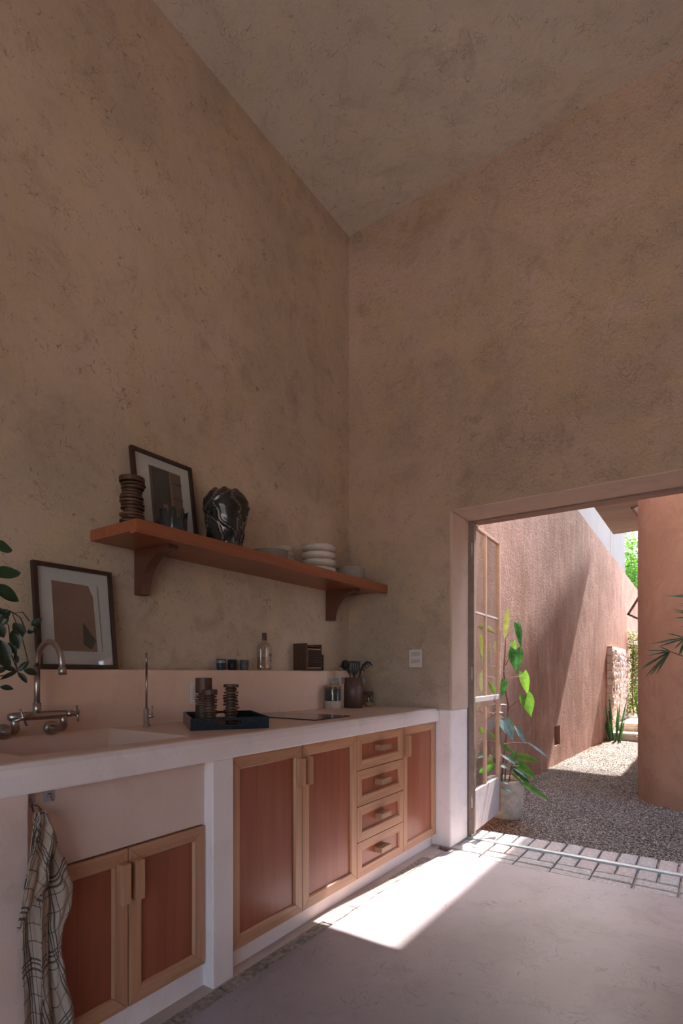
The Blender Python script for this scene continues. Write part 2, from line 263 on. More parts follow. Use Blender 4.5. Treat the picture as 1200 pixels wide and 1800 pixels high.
# ---------------------------------------------------------------- mesh helpers
class MB:
    """collects shapes in world metres; build() links them as one mesh object"""
    def __init__(s): s.v = []; s.f = []; s.mi = []; s.sm = []; s.uv = None
    def add(s, vs, fs, mi=0, smooth=False):
        o = len(s.v); s.v += [tuple(p) for p in vs]
        for f in fs: s.f.append(tuple(o+i for i in f)); s.mi.append(mi); s.sm.append(smooth)
        return s
    def box(s, a, b, mi=0):
        x0, y0, z0 = a; x1, y1, z1 = b
        return s.add([(x0,y0,z0),(x1,y0,z0),(x1,y1,z0),(x0,y1,z0),(x0,y0,z1),(x1,y0,z1),(x1,y1,z1),(x0,y1,z1)],
                     [(0,3,2,1),(4,5,6,7),(0,1,5,4),(1,2,6,5),(2,3,7,6),(3,0,4,7)], mi)
    def obox(s, c, ax, ay, az, mi=0):
        c = Vector(c); ax, ay, az = Vector(ax), Vector(ay), Vector(az)
        vs = [c + ax*i + ay*j + az*k for k in (-1, 1) for i, j in ((-1,-1),(1,-1),(1,1),(-1,1))]
        return s.add(vs, [(0,3,2,1),(4,5,6,7),(0,1,5,4),(1,2,6,5),(2,3,7,6),(3,0,4,7)], mi)
    def prism(s, pts, d, mi=0):
        n = len(pts); d = Vector(d); a = [Vector(p) for p in pts]
        return s.add(a + [p + d for p in a], [tuple(range(n-1, -1, -1)), tuple(range(n, 2*n))] + [(i, (i+1) % n, n+(i+1) % n, n+i) for i in range(n)], mi)
    def tube(s, path, r, n=12, mi=0, caps=True, flat=None):
        P = [Vector(p) for p in path]; R = r if isinstance(r, (list, tuple)) else [r]*len(P)
        t0 = (P[1]-P[0]).normalized(); up = Vector((0,0,1)) if abs(t0.z) < 0.9 else Vector((1,0,0))
        nrm = t0.cross(up).normalized(); vs = []; fs = []
        for i, p in enumerate(P):
            t = (P[min(i+1, len(P)-1)] - P[max(i-1, 0)]).normalized()
            nrm = (nrm - t*nrm.dot(t)).normalized(); bn = t.cross(nrm)
            for k in range(n):
                a = 2*PI*k/n; vs.append(p + (nrm*math.cos(a) + bn*math.sin(a)*(flat or 1))*R[i])
        for i in range(len(P)-1):
            for k in range(n): fs.append((i*n+k, i*n+(k+1) % n, (i+1)*n+(k+1) % n, (i+1)*n+k))
        if caps: fs.append(tuple(range(n-1, -1, -1))); fs.append(tuple((len(P)-1)*n+k for k in range(n)))
        return s.add(vs, fs, mi, True)
    def lathe(s, c, prof, n=32, mi=0, sx=1, sy=1, smooth=True, caps=(True, True), fn=None):
        vs = []; fs = []
        for j, (r, z) in enumerate(prof):
            for k in range(n):
                a = 2*PI*k/n; rr = r + (fn(a, z, j) if fn else 0)
                vs.append((c[0]+rr*math.cos(a)*sx, c[1]+rr*math.sin(a)*sy, c[2]+z))
        for j in range(len(prof)-1):
            for k in range(n): fs.append((j*n+k, j*n+(k+1) % n, (j+1)*n+(k+1) % n, (j+1)*n+k))
        if caps[0]: fs.append(tuple(range(n-1, -1, -1)))
        if caps[1]: fs.append(tuple((len(prof)-1)*n+k for k in range(n)))
        return s.add(vs, fs, mi, smooth)
    def build(s, name, mats, parent=None, bevel=0, seg=2, label=None):
        if not isinstance(mats, (list, tuple)): mats = [mats]
        org = Vector(parent['_o']) if parent is not None else Vector((0, 0, 0))
        me = bpy.data.meshes.new(name); me.from_pydata([tuple(Vector(p)-org) for p in s.v], [], s.f)
        for m in mats: me.materials.append(M[m])
        me.polygons.foreach_set('material_index', s.mi); me.polygons.foreach_set('use_smooth', s.sm)
        if s.uv:
            ul = me.uv_layers.new(name='UVMap')
            for lp in me.loops: ul.data[lp.index].uv = s.uv[lp.vertex_index]
        me.update()
        if not s.uv:
            bm = bmesh.new(); bm.from_mesh(me); bmesh.ops.recalc_face_normals(bm, faces=bm.faces); bm.to_mesh(me); bm.free()
        o = bpy.data.objects.new(name, me); C.objects.link(o)
        if parent is not None: o.parent = parent
        o['_o'] = tuple(org)
        if bevel:
            b = o.modifiers.new('bevel', 'BEVEL'); b.width = bevel; b.segments = seg; b.limit_method = 'ANGLE'; b.angle_limit = math.radians(40)
        if label: o['label'] = label
        return o
def empty(name, loc, label=None, cat=None, group=None, kind=None):
    o = bpy.data.objects.new(name, None); C.objects.link(o); o.location = loc; o['_o'] = tuple(loc); o.empty_display_size = 0.05
    return tag(o, label, cat, group, kind)
def tag(o, label=None, cat=None, group=None, kind=None):
    if label: o['label'] = label
    if cat: o['category'] = cat
    if group: o['group'] = group
    if kind: o['kind'] = kind
    return o
def arc(c, r, a0, a1, n, ax, ay):
    c, ax, ay = Vector(c), Vector(ax), Vector(ay)
    return [c + ax*(r*math.cos(a0+(a1-a0)*i/n)) + ay*(r*math.sin(a0+(a1-a0)*i/n)) for i in range(n+1)]

# ================================================================ SETTING
XW, YW, ZC = -2.305, 3.47, 4.56          # left wall, back wall, ceiling
DX0, DX1, DZ, YF = -1.468, 1.75, 2.312, 3.77   # doorway
YO = 3.87
def struct(o, kind='structure'): o['kind'] = kind; return o
struct(MB().box((XW-0.3, -3.3, -0.3), (XW, YO, ZC)).build('wall_left', 'wall_l'))
mb = MB()
mb.box((XW, YW, -0.3), (DX0, YO, ZC)); mb.box((DX1, YW, -0.3), (3.7, YO, ZC))
mb.box((DX0, YW, DZ), (DX1, YO, ZC))
wb_ = struct(mb.build('wall_back', 'wall_b'))
# smoother trowelled lining of the doorway reveal (soffit and jamb)
mb = MB().box((DX0, YW-0.004, DZ-0.012), (DX1, YO-0.02, DZ)).box((DX0-0.012, YW-0.004, 0.94), (DX0+0.010, YF, DZ-0.012))
struct(mb.build('trim_1', 'reveal', bevel=0.008, seg=3))
struct(MB().box((XW-0.3, -3.3, ZC), (3.7, YO, ZC+0.3)).build('ceiling', 'ceil'))
mb = MB(); mb.box((3.4, -3.3, -0.3), (3.7, YO, ZC)); struct(mb.build('wall_right', 'wall_l'))
mb = MB(); mb.box((XW, -3.3, -0.3), (-0.9, -3.0, ZC)); mb.box((3.2, -3.3, -0.3), (3.4, -3.0, ZC)); mb.box((-0.9, -3.3, 2.9), (3.2, -3.0, ZC))
struct(mb.build('wall_front', 'wall_l'))
struct(MB().box((XW, -3.3, -0.3), (3.4, 3.385, 0.0)).build('floor', 'floor'))
struct(MB().box((XW, 3.385, -0.3), (3.4, 4.02, -0.03)).build('trim_2', 'mortar'))
# exterior ground, wide
struct(MB().box((-30, -40, -0.5), (30, 40, -0.31)).build('ground', 'ground'))
struct(MB().box((-14, -24, -0.31), (14, -3.3, -0.02)).build('bounce_ground', 'step'))  # pale ground behind the camera, added to bounce sunlight up to the ceiling
struct(MB().box((-1.95, 3.9, -0.31), (6, 14.5, -0.062)).build('gravel_bed', 'ground'))

# ---- threshold of paving bricks
t = empty('brick_threshold', (-1.4, 3.7, 0), 'strip of grey paving bricks across the doorway sill', 'paving')
def brick(x0, y0, x1, y1, h, root, m, nm='brick'):
    j = lambda s=0.002: random.uniform(-s, s)
    b = MB(); z = h + j(0.0025); c = 0.006
    x0 += j(); x1 += j(); y0 += j(); y1 += j()
    q = [(x0, y0), (x1, y0), (x1, y1), (x0, y1)]; ins = [(c, c), (-c, c), (-c, -c), (c, -c)]
    tz = [z + j(0.0015) for _ in q]
    vs = [(x, y, -0.04) for x, y in q] + [(x, y, tz[i]-c) for i, (x, y) in enumerate(q)] + [(x+dx, y+dy, tz[i]) for i, ((x, y), (dx, dy)) in enumerate(zip(q, ins))]
    fs = [(8, 9, 10, 11)] + [(a+i, a+(i+1) % 4, a+4+(i+1) % 4, a+4+i) for a in (0, 4) for i in range(4)]
    b.add(vs, fs); return b.build(nm, m, root)
p, g = 0.1108, 0.009
for k in range(28):
    x0 = -1.495 + k*p
    if x0 > DX1: break
    xa = max(x0, DX0+0.004)
    brick(xa+(0.005 if k else 0), 3.806, x0+p-g, 4.012 + random.uniform(-0.006, 0.006), 0.0, t, random.choice(['brick', 'brick_b']))
    x1 = -1.475 + k*p
    brick(max(x1, DX0)+0.004, 3.582, x1+p-g, 3.748, -0.004, t, random.choice(['brick', 'brick', 'brick_b']))
    if k % 2 == 0:
        x2 = -1.475 + k*p + 0.004
        brick(x2, 3.478, x2+2*p-g*1.2, 3.570, -0.002, t, 'brick'); brick(x2, 3.390, x2+2*p-g*1.2, 3.466, -0.002, t, 'brick')
MB().box((DX0, 3.757, -0.03), (DX1, 3.797, 0.004)).build('metal_strip', 'steel', t, 0.001)

# ---- curb band of worn stones in front of the cabinets
t = empty('curb_band', (-1.55, 2.4, 0), 'narrow band of worn grey stones set in the floor along the cabinets', 'curb')
MB().box((-1.61, 0.0, -0.04), (-1.547, 3.47, 0.003)).build('cement_fillet', 'band', t, 0.002)
y = 0.33
while y < 3.40:
    y1 = min(y + 0.214, 3.384)
    b = MB(); n = 7; x0, x1 = -1.545, -1.488
    vs = []; 
    for i in range(n):
        yy = y + (y1-y)*i/(n-1); vs += [(x0, yy, 0.004+random.uniform(-.001, .001)), (x1+random.uniform(-0.004, 0.003), yy, 0.006+random.uniform(-.002, .002)), (x1+0.002, yy, -0.03), (x0, yy, -0.03)]
    fs = [(i*4+k, i*4+(k+1) % 4, i*4+4+(k+1) % 4, i*4+4+k) for i in range(n-1) for k in range(4)] + [(0, 1, 2, 3), (4*n-1, 4*n-2, 4*n-3, 4*n-4)]
    b.add(vs, fs).build('stone', 'curb' if y < 2.1 else random.choice(['curb', 'band']), t)  # paler stones mixed in along the sunlit stretch, sunlight put into the colour
    y += 0.22

# ================================================================ MASONRY COUNTER
CT = 0.953
root = empty('masonry_counter', (-1.9, 1.5, 0), 'long pinkish polished cement counter built along the left wall with sunken sink', 'counter')
# worktop front profile extruded in y, then parts around the sink hole
def ctr_profile(x_in):
    pts = [(x_in, 0.868), (-1.550, 0.866), (-1.5475, 0.872), (-1.5475, 0.915), (-1.553, 0.936), (-1.566, 0.948), (-1.585, CT), (x_in, CT)]
    return pts
wt = MB()
def run(y0, y1, x_in):
    wt.prism([(x, y0, z) for x, z in ctr_profile(x_in)], (0, y1-y0, 0))
run(-0.6, 0.78, -2.21); run(0.78, 1.40, -1.67); run(1.40, 3.47, -2.21)
wt.build('worktop', 'counter_top', root)
fs_ = MB()   # slightly proud fascia skin on the front edge, its paler colour carries light bounced off the floor
fs_.prism([(x, -0.6, z) for x, z in [(-1.57, 0.8665), (-1.5487, 0.8655), (-1.5462, 0.872), (-1.5462, 0.915), (-1.5518, 0.9368), (-1.5655, 0.9492), (-1.575, 0.9515), (-1.575, 0.90)]], (0, 4.06, 0))
fs_.build('fascia', 'fascia', root)
sb = MB()
x0, x1, y0, y1, zb = -2.21, -1.67, 0.78, 1.40, 0.76
sb.add([(x0,y0,CT-.001),(x1,y0,CT-.001),(x1,y1,CT-.001),(x0,y1,CT-.001),(x0+.02,y0+.02,zb),(x1-.02,y0+.02,zb),(x1-.02,y1-.02,zb),(x0+.02,y1-.02,zb)],
       [(4,5,6,7),(0,1,5,4),(1,2,6,5),(2,3,7,6),(3,0,4,7)])
sb.build('sink_basin', 'counter_top', root)
MB().lathe((-1.94, 1.09, zb), [(0.03, 0.001), (0.03, 0.004), (0.02, 0.005)], 20).build('sink_drain', 'chrome', root)
MB().box((XW, -0.6, 0.80), (-2.21, 3.47, 1.213)).build('backsplash_ledge', 'counter_top', root, 0.006, 3)
# body below: recess wall, apron over the sink doors, posts, plinth
MB().box((-1.64, 0.744, 0.622), (-1.600, 1.410, 0.866)).build('apron_panel', 'counter', root, 0.003)
MB().box((-2.2, 1.410, 0.0), (-1.552, 1.517, 0.868)).build('post', 'fascia', root, 0.006, 3)
MB().box((-2.2, -0.6, 0.0), (-1.552, 0.744, 0.868)).build('post', 'counter', root, 0.006, 3, label='wide plastered end post of the counter left of the sink doors')
MB().box((-2.2, 1.515, 0.0), (-1.603, 3.47, 0.082)).box((-2.2, 0.744, 0.0), (-1.606, 1.412, 0.088)).build('plinth', 'fascia', root, 0.003)
# pier at the doorway = thickened lower wall end
struct(MB().box((-1.62, 3.462, 0.0), (-1.463, 3.768, 0.946)).build('trim_3', 'fascia', bevel=0.014, seg=4))

# ================================================================ CABINETS
def cab_door(root, y0, y1, z0, z1, xf, handle, nm='door', w=0.053, th=0.022):
    """mitred frame (four boards with a joint line), recessed panel, block handle"""
    g = 0.0022; y0 += g; y1 -= g; z0 += g; z1 -= g; xb = xf - th; m = 0.0006; ins = 0.008
    f = MB()
    def board(o1, o2, i1, i2, mi):
        # outer edge o1-o2, inner edge i1-i2 (y,z); the inner edge is bevelled towards the panel
        d = [Vector(q) for q in (o1, o2, i2, i1)]
        c = sum(d, Vector((0, 0)))/4
        sh = [(Vector(q) + (c-Vector(q))*0.004) for q in d]
        e1 = sh[2] + (sh[2]-sh[1]).normalized()*(-ins); e2 = sh[3] + (sh[3]-sh[0]).normalized()*(-ins)
        fr = [(xf, sh[0].x, sh[0].y), (xf, sh[1].x, sh[1].y), (xf, e1.x, e1.y), (xf, e2.x, e2.y)]
        mid = [(xf-0.008, sh[2].x, sh[2].y), (xf-0.008, sh[3].x, sh[3].y)]
        bk = [(xb, q.x, q.y) for q in sh]
        vs = fr + mid + bk
        f.add(vs, [(0, 1, 2, 3), (3, 2, 4, 5), (6, 9, 8, 7), (0, 6, 7, 1), (5, 4, 8, 9), (1, 7, 8, 4, 2), (0, 3, 5, 9, 6)], mi)
    board((y0, z0), (y0, z1), (y0+w, z0+w), (y0+w, z1-w), 0); board((y1, z0), (y1, z1), (y1-w, z0+w), (y1-w, z1-w), 0)
    board((y0, z0), (y1, z0), (y0+w, z0+w), (y1-w, z0+w), 1); board((y0, z1), (y1, z1), (y0+w, z1-w), (y1-w, z1-w), 1)
    d = f.build(nm, ['framewood_v', 'framewood_h'], root)
    MB().box((xb+0.001, y0+w-0.006, z0+w-0.006), (xf-0.012, y1-w+0.006, z1-w+0.006)).build('panel', 'panelwood', d)
    hy0, hy1, hz0, hz1 = handle
    MB().box((xf-0.001 if hy1-hy0 < 0.06 else xf-0.0125, hy0, hz0), (xf+0.034, hy1, hz1)).build('handle', 'framewood_v' if hy1-hy0 < 0.06 else 'bracketwood2', d, 0.001)
    return d
M['bracketwood2'] = wood('knob_wood', (0.30, 0.16, 0.09), (0.44, 0.26, 0.165), 'Y', 0.42, 0.3)
XD = -1.573
c = empty('sink_cabinet', (XD, 1.08, 0.08), 'low double-door wooden cabinet under the sink, right of the hanging towel', 'cabinet')
MB().box((-2.15, 0.746, 0.088), (-1.625, 1.408, 0.60)).build('carcass', 'darkwood', c)
cab_door(c, 0.746, 1.078, 0.090, 0.620, -1.592, (1.036, 1.066, 0.448, 0.578)); cab_door(c, 1.078, 1.408, 0.090, 0.620, -1.592, (1.088, 1.118, 0.448, 0.578))
c = empty('tall_door_cabinet', (XD, 1.98, 0.08), 'wide wooden cabinet with two tall red-brown doors beside the cement post', 'cabinet')
MB().box((-2.15, 1.53, 0.085), (-1.60, 2.444, 0.86)).build('carcass', 'darkwood', c)
cab_door(c, 1.522, 1.978, 0.083, 0.862, XD, (1.935, 1.963, 0.678, 0.806)); cab_door(c, 1.978, 2.446, 0.083, 0.862, XD, (1.990, 2.018, 0.678, 0.806))
c = empty('drawer_cabinet', (XD, 2.71, 0.08), 'stack of four small wooden drawers between the cabinet doors', 'cabinet')
MB().box((-2.15, 2.45, 0.085), (-1.60, 2.977, 0.86)).build('carcass', 'darkwood', c)
for k in range(4):
    z0 = 0.083 + k*0.1948
    cab_door(c, 2.448, 2.978, z0, z0+0.1948, XD, (2.655, 2.765, z0+0.090, z0+0.120), 'drawer')
c = empty('narrow_cabinet', (XD, 3.2, 0.08), 'narrow single-door wooden cabinet at the end beside the doorway pier', 'cabinet')
MB().box((-2.15, 2.98, 0.085), (-1.60, 3.455, 0.86)).build('carcass', 'darkwood', c)
cab_door(c, 2.980, 3.452, 0.083, 0.862, XD, (2.993, 3.021, 0.678, 0.806))

# ================================================================ SHELF
s = empty('wall_shelf', (-2.13, 2.4, 1.79), 'long thick reddish wooden wall shelf on two curved brackets', 'shelf')
XS, SY0, SZ = -1.962, 1.368, 1.840
MB().box((XW, SY0, 1.790), (XS, YW, SZ)).build('board', 'shelfwood', s, 0.002)
MB().box((XS-0.045, SY0+0.0, 1.782), (XS-0.002, YW, 1.7915)).build('lip_moulding', 'shelfwood', s, 0.001)
for yb in (1.592, 3.165):
    pts = [(XW, 1.7895), (-2.045, 1.7895), (-2.045, 1.768)]
    for i in range(13):
        a = i/12*PI/2; pts.append((-2.062 - 0.185*math.sin(a)*1.02, 1.768 - 0.192*(1-math.cos(a))))
    pts += [(-2.262, 1.574), (XW, 1.574)]
    MB().prism([(x, yb, z) for x, z in pts], (0, 0.052, 0)).build('bracket', 'bracketwood', s, 0.0015)

# ================================================================ PICTURE FRAMES
def picture(y0, y1, z0, z1, xt, k, label, art, grp):
    """leans on the left wall; x grows towards the foot by k per metre of drop"""
    t = empty('picture_frame', (xt, (y0+y1)/2, z0), label, 'picture', grp)
    def P(a, b, d=0.0):   # a across, b up, d out of the face
        z = z0 + (z1-z0)*b; return Vector((xt + k*(z1-z) + d, y0 + (y1-y0)*a, z + d*k*0.9))
    W, Hh = y1-y0, z1-z0; fw = 0.017
    f = MB()
    def bar(a0, b0, a1, b1):
        lo = [P(a0, b0, 0), P(a1, b0, 0), P(a1, b1, 0), P(a0, b1, 0)]; hi = [P(a0, b0, .022), P(a1, b0, .022), P(a1, b1, .022), P(a0, b1, .022)]
        f.add(lo+hi, [(0,3,2,1),(4,5,6,7),(0,1,5,4),(1,2,6,5),(2,3,7,6),(3,0,4,7)])
    fa, fb = fw/W, fw/Hh
    bar(0, 0, fa, 1); bar(1-fa, 0, 1, 1); bar(fa, 0, 1-fa, fb); bar(fa, 1-fb, 1-fa, 1)
    f.build('frame', 'frameblack', t)
    def sheet(poly, d, mat, nm, par):
        lo = [P(a, b, d) for a, b in poly]; m = MB(); m.prism(lo, (0.0006, 0, 0)); return m.build(nm, mat, par)
    mt = sheet([(fa, fb), (1-fa, fb), (1-fa, 1-fb), (fa, 1-fb)], 0.008, 'mat', 'mat_board', t)
    for i, (poly, mat) in enumerate(art): sheet(poly, 0.0088+0.0007*i, mat, 'print' if i == 0 else 'print_patch', mt)
    sheet([(fa, fb), (1-fa, fb), (1-fa, 1-fb), (fa, 1-fb)], 0.0165, 'glass', 'glazing', t)
    return t
picture(1.099, 1.449, 1.2145, 1.655, -2.288, 0.118, 'framed print of a pink wall leaning on the ledge behind the sink tap', [
    ([(0.22, 0.17), (0.82, 0.17), (0.83, 0.84), (0.22, 0.84)], 'mat'),
    ([(0.22, 0.17), (0.75, 0.17), (0.735, 0.72), (0.68, 0.83), (0.22, 0.84)], 'print_pink'),
    ([(0.57, 0.24), (0.67, 0.19), (0.74, 0.28), (0.58, 0.46)], 'print_olive'),
    ([(0.815, 0.17), (0.82, 0.17), (0.80, 0.84), (0.795, 0.84)], 'print_brown')], 'framed prints leaning on the wall')
picture(1.551, 1.912, 1.8415, 2.278, -2.290, 0.14, 'framed dark print leaning on the shelf behind the small spiky bowl', [
    ([(0.27, 0.10), (0.80, 0.10), (0.80, 0.86), (0.27, 0.86)], 'print_brown'),
    ([(0.31, 0.10), (0.60, 0.10), (0.59, 0.86), (0.31, 0.86)], 'print_dark'),
    ([(0.46, 0.30), (0.535, 0.30), (0.535, 0.45), (0.46, 0.45)], 'print_rose'),
    ([(0.60, 0.10), (0.635, 0.10), (0.625, 0.86), (0.595, 0.86)], 'print_rose'),
    ([(0.64, 0.72), (0.80, 0.72), (0.80, 0.74), (0.64, 0.74)], 'print_dark'),
    ([(0.64, 0.54), (0.80, 0.54), (0.80, 0.56), (0.64, 0.56)], 'print_dark')], 'framed prints leaning on the wall')

# ================================================================ NOTCHED WOODEN TOTEMS
def totem(x, y, z, r, h, solid_top, solid_bot, n, label, seed, grp, square=False):
    rnd = random.Random(seed); t = empty('notched_wood_stack', (x, y, z), label, 'wooden stack', grp)
    seg = 20
    MB().lathe((x, y, z), [(r*0.60, 0.0005), (r*0.60, h-0.001)], 14).build('core', 'totem', t)
    if solid_bot: MB().lathe((x, y, z), [(r, 0.0), (r, solid_bot-0.001), (r*0.97, solid_bot)], seg, smooth=False).build('base_block', 'totem', t)
    zz = solid_bot; H = h - solid_top - solid_bot; p_ = H/n
    for k in range(n):
        th = p_*rnd.uniform(0.42, 0.72); dx, dy = rnd.uniform(-.08, .08)*r, rnd.uniform(-.08, .08)*r; rr = r*rnd.choice([1, 0.98, 0.93, 0.8, 0.98, 1.0])
        a0 = rnd.uniform(0, 2*PI); amp = rnd.choice([0, 0, 0.12, 0.22])
        m = MB(); zt = z + zz + k*p_ + (0 if k else 0.0005)
        m.lathe((x+dx, y+dy, zt), [(rr*0.97, 0), (rr, th*0.25), (rr, th*0.8), (rr*0.97, th)], seg, fn=lambda a, q, j: -rr*amp*max(0, math.cos(a-a0)))
        m.build('disc', 'totem' if rnd.random() < 0.75 else 'totem_light', t)
    if solid_top: MB().lathe((x, y, z+h-solid_top), [(r*0.97, 0), (r, 0.002), (r, solid_top-0.002), (r*0.97, solid_top)], seg, smooth=False).build('top_block', 'totem', t)
    return t
g_ = 'notched wooden stacks'
totem(-2.100, 1.440, 1.841, 0.054, 0.213, 0.022, 0.0, 13, 'notched dark wooden stack at the left end of the shelf', 3, g_)
totem(-1.940, 1.706, 0.964, 0.038, 0.211, 0.070, 0.085, 5, 'tallest notched wooden stack at the back left of the tray', 5, g_)
totem(-1.842, 1.655, 0.964, 0.033, 0.160, 0.024, 0.0, 11, 'shortest notched wooden stack, in the middle of the tray', 9, g_)
totem(-1.834, 1.776, 0.964, 0.035, 0.181, 0.014, 0.0, 12, 'notched wooden stack at the right of the tray', 11, g_)

# ================================================================ TRAY
O = Vector((-1.811, 1.521, 0)); e1 = Vector((0.577, 0.816, 0)); e2 = Vector((-0.854, 0.52, 0)); e2 = (e2 - e1*e2.dot(e1)).normalized()
W1, W2, HT, tz = 0.336, 0.425, 0.051, CT+0.0008
t = empty('serving_tray', tuple(O + e1*W1/2 + e2*W2/2 + Vector((0, 0, tz))), 'dark blue-black rectangular tray holding three notched wooden stacks', 'tray')
def tb(a0, a1, b0, b1, z0, z1):
    c = O + e1*(a0+a1)/2 + e2*(b0+b1)/2 + Vector((0, 0, (z0+z1)/2)); return c, e1*(a1-a0)/2, e2*(b1-b0)/2, Vector((0, 0, (z1-z0)/2))
MB().obox(*tb(0.002, W1-0.002, 0.002, W2-0.002, tz, tz+0.009)).build('tray_floor', 'tray_in', t)
w_ = 0.008; f = MB()   # front wall with a slot
f.obox(*tb(0, 0.105, 0, w_, tz, tz+HT)); f.obox(*tb(0.215, W1, 0, w_, tz, tz+HT)); f.obox(*tb(0.105, 0.215, 0, w_, tz, tz+0.020)); f.obox(*tb(0.105, 0.215, 0, w_, tz+0.040, tz+HT))
f.build('front_wall', 'tray_out', t)
f = MB(); f.obox(*tb(0, 0.105, W2-w_, W2, tz, tz+HT)); f.obox(*tb(0.215, W1, W2-w_, W2, tz, tz+HT)); f.obox(*tb(0.105, 0.215, W2-w_, W2, tz, tz+0.020)); f.obox(*tb(0.105, 0.215, W2-w_, W2, tz+0.040, tz+HT))
f.build('rear_wall', 'tray_out', t)
MB().obox(*tb(0, w_, w_, W2-w_, tz, tz+HT)).build('side_wall', 'tray_side', t, label='taupe short side wall')
MB().obox(*tb(W1-w_, W1, w_, W2-w_, tz, tz+HT)).build('side_wall', 'tray_out', t)

# ================================================================ HOB
t = empty('cooktop', (-1.93, 2.364, CT), 'flat black glass cooktop set in the cement counter', 'cooktop')
MB().box((-2.200, 2.200, CT-0.0005), (-1.667, 2.525, CT+0.006)).build('glass_plate', 'blackglass', t, 0.002)

# ================================================================ TAPS
t = empty('mixer_tap', (-2.21, 1.05, 0.975), 'brushed metal wall-mounted sink mixer with tall gooseneck and cross handles', 'tap')
for yf in (0.962, 1.142):
    MB().tube([(-2.210, yf, 0.976), (-2.196, yf, 0.976), (-2.190, yf, 0.976)], [0.029, 0.029, 0.020], 24).build('wall_flange', 'chrome', t)
    ye = yf - 0.006
    MB().tube([(-2.195, yf, 0.976), (-2.150, yf, 0.976), (-2.122, yf, 0.980), (-2.106, yf, 0.992), (-2.100, ye, 1.010), (-2.100, ye, 1.030)], 0.0145, 16).build('elbow', 'chrome', t)
MB().tube([(-2.10, 0.935, 1.037), (-2.10, 0.96, 1.037), (-2.10, 1.0, 1.037), (-2.10, 1.13, 1.037), (-2.10, 1.15, 1.037)], [0.013, 0.0165, 0.0165, 0.0165, 0.014], 18).build('mixer_body', 'chrome', t)
sp = [(-2.10, 1.035, 1.045), (-2.10, 1.035, 1.150), (-2.10, 1.035, 1.225)] + [tuple(q) for q in arc((-2.012, 1.035, 1.225), 0.088, PI, 0.15, 16, (1, 0, 0), (0, 0, 1))] + [(-1.921, 1.035, 1.215)]
MB().tube(sp, 0.0105, 16).build('spout', 'chrome', t)
MB().tube([(-2.10, 1.035, 1.040), (-2.10, 1.035, 1.085)], 0.0145, 16).build('spout_collar', 'chrome', t)
MB().tube([(-1.9225, 1.035, 1.218), (-1.9185, 1.035, 1.192)], 0.0135, 16).build('aerator', 'chrome', t)
for (c0, ax, u, v) in (((-2.090, 0.962, 1.037), (1, 0, 0), (0, 1, 0), (0, 0, 1)), ((-2.10, 1.145, 1.037), (0.35, 0.94, 0), (1, -0.3, 0), (0, 0, 1))):
    c0, ax, u, v = (Vector(q) for q in (c0, ax, u, v)); ax.normalize(); u.normalize()
    h = MB().tube([c0, c0+ax*0.022, c0+ax*0.030, c0+ax*0.048], [0.013, 0.013, 0.008, 0.008], 14)
    hc = c0 + ax*0.042; d1 = (u*0.94 + v*0.34)*0.032; d2 = (v*0.94 - u*0.34)*0.032
    h.tube([hc-d1, hc+d1], 0.0038, 10).tube([hc-d2, hc+d2], 0.0038, 10); h.build('cross_handle', 'chrome', t)
t = empty('filter_tap', (-2.13, 1.535, CT), 'slim chrome drinking-water tap on the counter right of the sink', 'tap')
b = (-2.130, 1.535, CT+0.0005)
MB().lathe(b, [(0.018, 0), (0.018, 0.003), (0.0125, 0.006), (0.0125, 0.078), (0.010, 0.082), (0.005, 0.084)], 20).build('body', 'chrome', t)
pth = [(b[0], b[1], 1.03), (b[0], b[1], 1.15), (b[0], b[1], 1.258)] + [tuple(q) for q in arc((b[0]+0.022, b[1]-0.016, 1.258), 0.027, PI, -0.1, 12, (0.81, -0.59, 0), (0, 0, 1))] + [(b[0]+0.044, b[1]-0.032, 1.238)]
MB().tube(pth, 0.0048, 12).build('gooseneck', 'chrome', t)
MB().tube([(b[0], b[1], 1.0), (b[0]+0.014, b[1]+0.022, 1.0), (b[0]+0.017, b[1]+0.027, 1.0)], [0.008, 0.009, 0.006], 12).tube([(b[0]+0.013, b[1]+0.020, 1.0), (b[0]+0.014, b[1]+0.021, 1.048)], 0.0032, 8).build('lever', 'chrome', t)

# ================================================================ LEDGE ITEMS
LZ = 1.2136
def cup(x, y, r, h, mat, label, band=None):
    t = empty('small_cup', (x, y, LZ), label, 'cup', 'small glazed cups on the ledge')
    MB().lathe((x, y, LZ), [(r*0.82, 0), (r*0.93, 0.006), (r, h*0.5), (r, h), (r-0.003, h), (r-0.004, h*0.5), (r*0.7, 0.006)], 26, caps=(True, True)).build('cup_body', mat, t)
    if band: MB().lathe((x, y, LZ), [(r+0.0006, h*0.66), (r+0.0006, h*0.9)], 26, caps=(False, False)).build('glaze_band', band, t)
cup(-2.258, 2.110, 0.0262, 0.060, 'cup_blue', 'small dark blue cup with a pale band, leftmost on the ledge', 'cup_band')
cup(-2.258, 2.197, 0.0258, 0.059, 'cup_black', 'small black cup in the middle of the three cups on the ledge')
cup(-2.258, 2.292, 0.0255, 0.058, 'cup_grey', 'small grey-blue cup beside the clear bottle on the ledge')
t = empty('liquor_bottle', (-2.257, 2.462, LZ), 'clear flask-shaped bottle with a printed label on the ledge', 'bottle')
pr_ = [(0.9, 0), (0.98, 0.006), (1.0, 0.02), (1.0, 0.135), (0.93, 0.150), (0.72, 0.163), (0.42, 0.171), (0.33, 0.178), (0.33, 0.196)]
MB().lathe((-2.257, 2.462, LZ), [(r*0.053, z) for r, z in pr_], 32, sx=0.64, sy=1.0, caps=(True, False)).build('glass_body', 'bottleglass', t)
MB().lathe((-2.257, 2.462, LZ+0.006), [(r*0.049, z*0.55) for r, z in pr_[:4]], 28, sx=0.62, sy=1.0).build('liquid', 'liquid', t)
